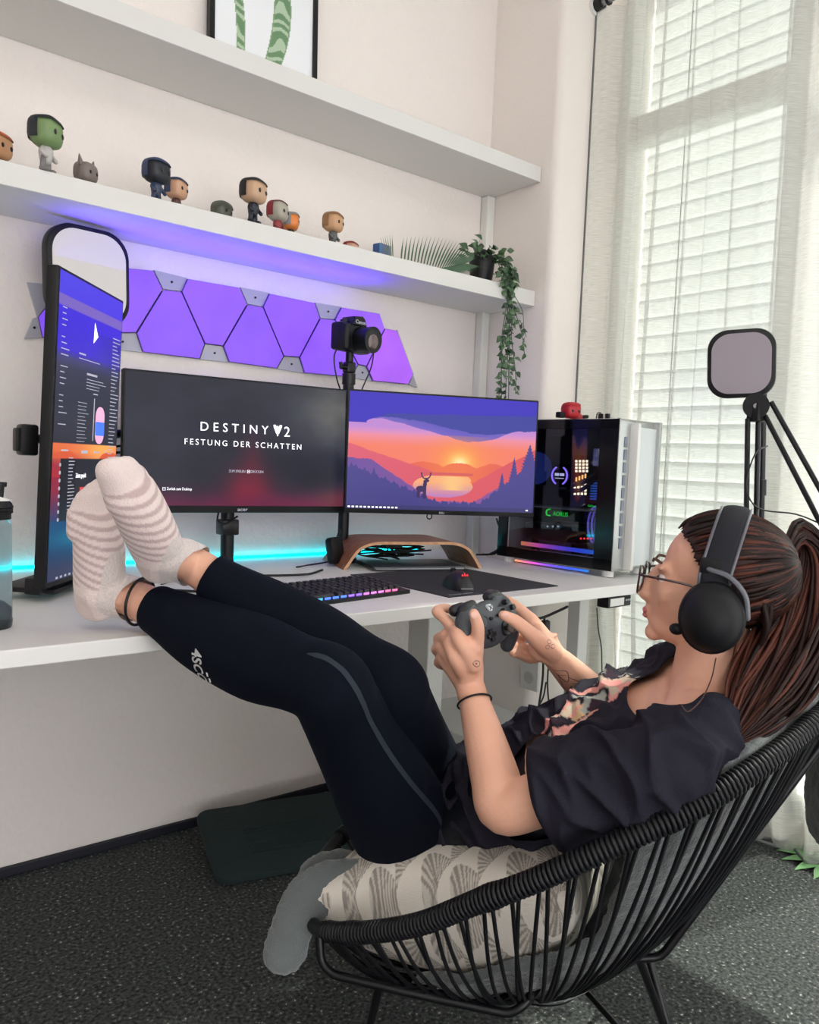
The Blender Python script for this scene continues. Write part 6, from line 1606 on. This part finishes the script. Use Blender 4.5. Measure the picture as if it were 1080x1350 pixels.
md = o.modifiers.new('t', 'SOLIDIFY'); md.thickness = 0.004; md.offset = 1; own(o)
def strands(nm, paths, rads, cols, parent=pe):
    V = []; F = []; C_ = []
    for pth, r, c in zip(paths, rads, cols):
        v, f = sweep(pth, r, n=5, sub=4, caps='flat'); k = len(V); V += v; F += [tuple(i+k for i in q) for q in f]; C_ += [c]*len(v)
    o = raw(nm, V, F, hairm, None, True); setcol(o.data, lina(np.array(C_, float))); o['kind'] = 'stuff'; return own(o, parent)
rnd = random.Random(21)
hc = [(30, 17, 15), (42, 24, 20), (60, 33, 26), (84, 46, 35), (22, 14, 14), (118, 70, 50)]
paths, rads, cols = [], [], []
dt = (tl_-Vector((0, -0.014, 0.028))).normalized()
for k in range(900):
    # root directions on the hairline/scalp
    a = rnd.uniform(-2.9, 2.9); el_ = None
    yy = rnd.uniform(-0.35, 0.62); 
    ang = rnd.uniform(-1, 1)
    # root: ring around head perpendicular to dt
    th = rnd.uniform(0, 2*PI); ph = rnd.uniform(0.9, 2.75)
    e1 = Vector((1, 0, 0)); e1 = (e1-dt*e1.dot(dt)).normalized(); e2 = dt.cross(e1)
    d = (dt*math.cos(ph)+(e1*math.cos(th)+e2*math.sin(th))*math.sin(ph)).normalized(); p = skull(d)
    lim = p.y < 0.052+0.25*(p.z-0.055) if p.z > 0.02 else p.y < 0.034+0.5*(p.z-0.02)
    if not lim or p.z < -0.065 or (p.z < 0.06 and p.y > 0.014+0.62*(p.z-0.02)): continue
    pts = []
    for t in (0, 0.2, 0.4, 0.6, 0.8, 0.94):
        dd = d.lerp(dt, t).normalized() if d.dot(dt) > -0.95 else d; q = skull(dd, 1.035+0.04*math.sin(PI*t)+rnd.uniform(0, 0.012)); pts.append(HM @ q)
    pts.append(HM @ (tl_+Vector((rnd.uniform(-.008, .008), 0.004, rnd.uniform(-.008, .008)))))
    paths.append(pts); rads.append([(0.0005), (0.0030), (0.0036), (0.0036), (0.0032), (0.0028), (0.0022)]); c = rnd.choice(hc[:5]); cols.append(c)
strands('hair_strands', paths, rads, cols)
# ponytail
paths, rads, cols = [], [], []
core = [tie, P(1052, 714, 1.175), P(1068, 744, 1.165), P(1054, 820, 1.14), P(1024, 882, 1.115), P(990, 932, 1.08), P(964, 976, 1.055)]
wid = [0.008, 0.024, 0.034, 0.042, 0.042, 0.032, 0.008]
for k in range(360):
    ox = rnd.gauss(0, 0.55); oy = rnd.gauss(0, 0.45); pts = []; end = rnd.uniform(0.72, 1.0)
    vx = Vector(RW[:, 0]); vy = Vector(-RW[:, 1]); vz = Vector(-RW[:, 2])
    ph = rnd.uniform(0, 6)
    for i, (c, w) in enumerate(zip(core, wid)):
        t = core[min(i+1, 6)]-core[max(i-1, 0)]; t.normalize(); sd = t.cross(vz).normalized()
        pts.append(c+sd*w*(ox+0.18*math.sin(i*1.3+ph))+vz*w*0.55*oy)
    n_ = 7 if rnd.random() < .6 else 6
    pts = pts[:n_]; r = [0.0022, 0.0030, 0.0034, 0.0034, 0.0030, 0.0024, 0.0006][:n_]; r[-1] = 0.0006
    c = hc[min(5, max(0, int(2.2+1.3*ox+rnd.gauss(0, 1.0))))]
    paths.append(pts); rads.append(r); cols.append(c)
for k in range(60):   # nape hair beneath the headphones
    x0 = rnd.uniform(-0.06, 0.05); pts = [HM @ Vector((x0, -0.070+rnd.uniform(-.01, .02), 0.0)), HM @ Vector((x0*0.9, -0.078, -0.04)), HM @ Vector((x0*.8, -0.066, -0.078+rnd.uniform(-.01, .01)))]
    paths.append(pts); rads.append([0.004, 0.005, 0.0008]); cols.append(rnd.choice(hc[:2]+[hc[4]]))
strands('ponytail', paths, rads, cols)
own(MB().tube([P(944, 868, 1.085), P(938, 895, 1.065), P(925, 922, 1.045), P(908, 938, 1.04), P(899, 930, 1.045)], 0.0009, n=5).build('loose_strands', mat('strand', (70, 42, 34), .5), None, smooth=True))
# hair tie
b = MB()
for k in range(9):
    a = 2*PI*k/9; c = tie+Vector((0.012*math.cos(a), 0.004*math.sin(a*2), 0.014*math.sin(a))); b.tube(ringband(c, (math.cos(a), .4, math.sin(a)), 0.0075, 0, n=10), 0.0026, n=6, sub=1, closed=True)
own(b.build('hair_tie', M_['black'], None, smooth=True))

# ------------------------------------------------------------------ headphones
hpn = thing('headphones', 'black over-ear headphones worn by the reclining person', 'headphones', mtx=HM)
hpm = mat('headphone_black', (10, 11, 16), 0.6, spec=0.3); hpf = mat('headphone_fabric', (24, 25, 33), 0.9); hpg = mat('headphone_grey', (96, 98, 106), 0.4)
for k in (-1, 1):
    b = MB(); c0_ = Vector((k*0.079, -0.008, -0.028)); c1_ = Vector((k*0.112, -0.008, -0.028))
    b.tube([c0_, c0_.lerp(c1_, .2), c0_.lerp(c1_, 0.8), c1_], [(0.040, 0.046), (0.0435, 0.0495), (0.0425, 0.0485), (0.038, 0.044)], n=36, sub=5, ref=(0, 0, 1))
    b.build('ear_cup', hpm, hpn, smooth=50)
    b = MB(); b.tube([Vector((k*0.066, -0.008, -0.026)), Vector((k*0.080, -0.008, -0.027))], [(0.038, 0.045), (0.040, 0.047)], n=30, sub=3, ref=(0, 0, 1)); b.build('ear_cushion', hpf, hpn, smooth=50)
    # yoke
    pts = [Vector((k*0.094, -0.052+0.0, -0.020)), Vector((k*0.100, -0.044, 0.010)), Vector((k*0.098, -0.022, 0.030)), Vector((k*0.094, 0.004, 0.036))]
    MB().tube(pts, [(0.004, 0.007)]*4, n=10, ref=(1, 0, 0)).build('yoke', hpg, hpn, smooth=True)
    MB().box((k*0.092, 0.002, 0.040), (0.010, 0.030, 0.022), bev=0.004).build('hinge', hpm, hpn, smooth=30)
pts = []
for a in np.linspace(-12, 192, 17):
    pts.append(Vector((0.092*math.cos(math.radians(a)), -0.004-0.012*math.sin(math.radians(max(0, min(180, a)))), 0.030+0.088*math.sin(math.radians(a)))))
MB().tube(pts, [(0.017, 0.0055)]*17, n=14, ref=None, sub=3).b
V, F = sweep(pts, [(0.018, 0.0050)]*17, n=16, sub=3, ref=[tuple((p-Vector((0, p.y, 0.03))).normalized()) for p in pts]); MB().vf(V, F).build('headband', hpf, hpn, smooth=True)
for sy in (-1, 1):
    V, F = sweep([p+Vector((0, sy*0.0195, 0)) for p in pts], 0.0022, n=8, sub=3); MB().vf(V, F).build('band_edge', hpg, hpn, smooth=True)
pts2 = [p+Vector((0, 0, 0)) for p in pts]
MB().sph((-0.100, 0.034, -0.052), (0.009, 0.010, 0.008), n=14).build('microphone_tip', hpm, hpn, smooth=True)

# ------------------------------------------------------------------ glasses
gm_ = mat('dark_red_frame', (52, 20, 24), 0.25)
gs_ = thing('glasses', 'thin dark red framed glasses on the face of the person', 'glasses', mtx=HM)
for k in (-1, 1):
    c = Vector((k*0.032, 0.101, -0.002)); pts = []
    for i in range(20):
        a = 2*PI*i/20; x = math.copysign(abs(math.cos(a))**0.75, math.cos(a)); z = math.copysign(abs(math.sin(a))**0.75, math.sin(a)); pts.append(c+Vector((x*0.026, -abs(x)*0.003, z*0.0195)))
    MB().tube(pts, 0.0015, n=7, sub=1, closed=True).build('lens_rim', gm_, gs_, smooth=True)
    MB().prism([(p.x, p.z) for p in pts], -0.0004, 0.0004, M=T(0, 0.0995, 0) @ XZ).build('lens', gl, gs_)
    MB().tube([(k*0.0585, 0.098, 0.008), (k*0.069, 0.086, 0.009), (k*0.074, 0.04, 0.008), (k*0.0745, 0.0, 0.004)], 0.0018, n=7).build('temple_arm', gm_, gs_, smooth=True)
MB().tube([(-0.007, 0.101, 0.0), (0, 0.1035, 0.003), (0.007, 0.101, 0.0)], 0.0015, n=7).build('bridge', gm_, gs_, smooth=True)

# ------------------------------------------------------------------ game controller
rc = Vector((0.64, -0.17, 0.75)).normalized(); fc = Vector((-0.30, -0.92, 0.05)); fc = (fc-rc*fc.dot(rc)).normalized()
R3 = Matrix([list(r) for r in RW]); rw = R3 @ rc; fw_ = R3 @ fc; nw = rw.cross(fw_)
GM = frame(P(647, 823, 1.262), rw, fw_, nw)
gc = thing('game_controller', 'dark grey game controller held in both hands', 'controller', mtx=GM)
gsh = [sweep([(-0.045, 0.005, -0.004), (0.045, 0.005, -0.004)], [(0.031, 0.0135), (0.031, 0.0135)], n=24, ref=(0, 0, 1)), ell((0, 0.002, -0.004), (0.066, 0.037, 0.0155), n=28)]
for k in (-1, 1):
    gsh.append(sweep([(k*0.046, 0.018, -0.006), (k*0.056, -0.008, -0.008), (k*(0.060-0.006*(k < 0)), -0.030, -0.016-0.016*(k < 0)), (k*(0.057-0.010*(k < 0)), -0.048+0.008*(k < 0), -0.026-0.024*(k < 0))], [(0.023, 0.0165), (0.0215, 0.017), (0.016, 0.0155), (0.0115, 0.012)], n=20, ref=(0, 0, 1)))
    gsh.append(sweep([(k*0.030, 0.036, -0.005), (k*0.052, 0.030, -0.006)], [0.0095, 0.0095], n=14))
gmat = mat('controller_grey', (62, 66, 72), 0.45, bump=(900, .1)); gdk = mat('controller_black', (22, 23, 26), 0.45)
gb = fuse('controller_body', gsh, 0.0018, 4, gmat, gc)
def dome(nm, x, y, r, h, m__, base=0.0115, n=20): return MB().cyl((x, y, base-0.004), (x, y, base+h), r, r*0.9, n=n).build(nm, m__, gc, smooth=30)
for x, y in ((-0.040, 0.012), (0.021, -0.014)):
    dome('stick_well', x, y, 0.0125, 0.0012, gdk); dome('thumb_stick', x, y, 0.0050, 0.010, gdk); MB().tube([(x+0.0088*math.cos(a), y+0.0088*math.sin(a), 0.0225) for a in np.linspace(0, 2*PI, 17)[:-1]], 0.0014, n=6, sub=1, closed=True).cyl((x, y, 0.0195), (x, y, 0.0225), 0.0088, n=18).build('stick_cap', mat('stick_brown', (92, 76, 68), .5) if x > 0 else gmat, gc, smooth=30)
for x, y in ((0.040, 0.024), (0.052, 0.012), (0.028, 0.012), (0.040, 0.0005)): dome('face_button', x, y, 0.0048, 0.0050, gdk)
MB().box((-0.021, -0.014, 0.0125), (0.020, 0.007, 0.005), bev=.001).box((-0.021, -0.014, 0.0125), (0.007, 0.020, 0.005), bev=.001).build('direction_pad', gdk, gc)
dome('small_button', -0.010, 0.010, 0.0030, 0.0028, gdk); dome('small_button', 0.010, 0.010, 0.0030, 0.0028, gdk)
dome('home_button', 0, 0.026, 0.0065, 0.0010, mat('home_grey', (205, 208, 212), .3), base=0.0095)
b = MB()
for a in (0.75, -0.75): b.box((0, 0, 0), (0.0105, 0.0013, 0.0005), M=T(0, 0.026, 0.0109) @ RZ(a))
b.build('cross_mark', gdk, gc)
for k in (-1, 1):
    MB().tube([(k*0.024, 0.040, -0.004), (k*0.044, 0.038, -0.005), (k*0.060, 0.026, -0.008)], [0.0075, 0.0085, 0.006], n=12).build('bumper', gdk, gc, smooth=True)
    MB().tube([(k*0.036, 0.040, -0.016), (k*0.050, 0.040, -0.020)], [0.009, 0.0095], n=12).build('trigger', gdk, gc, smooth=True)

# ------------------------------------------------------------------ groups of like things
GR = {'vinyl_figurine': 'vinyl figurines on the shelf and tower', 'floating_shelf': 'white floating shelves', 'sheer_curtain': 'sheer curtains before the windows',
      'studio_light': 'rounded studio lamp panels', 'hanging_cable': 'cables hanging around the desk', 'monitor': 'wide monitors on the desk', 'small_black_piece': 'small black pieces on the tower'}
for o in bpy.data.objects:
    if o.parent is None and 'label' in o and 'group' not in o:
        k_ = o.name.split('.')[0]
        if k_ in GR: o['group'] = GR[k_]
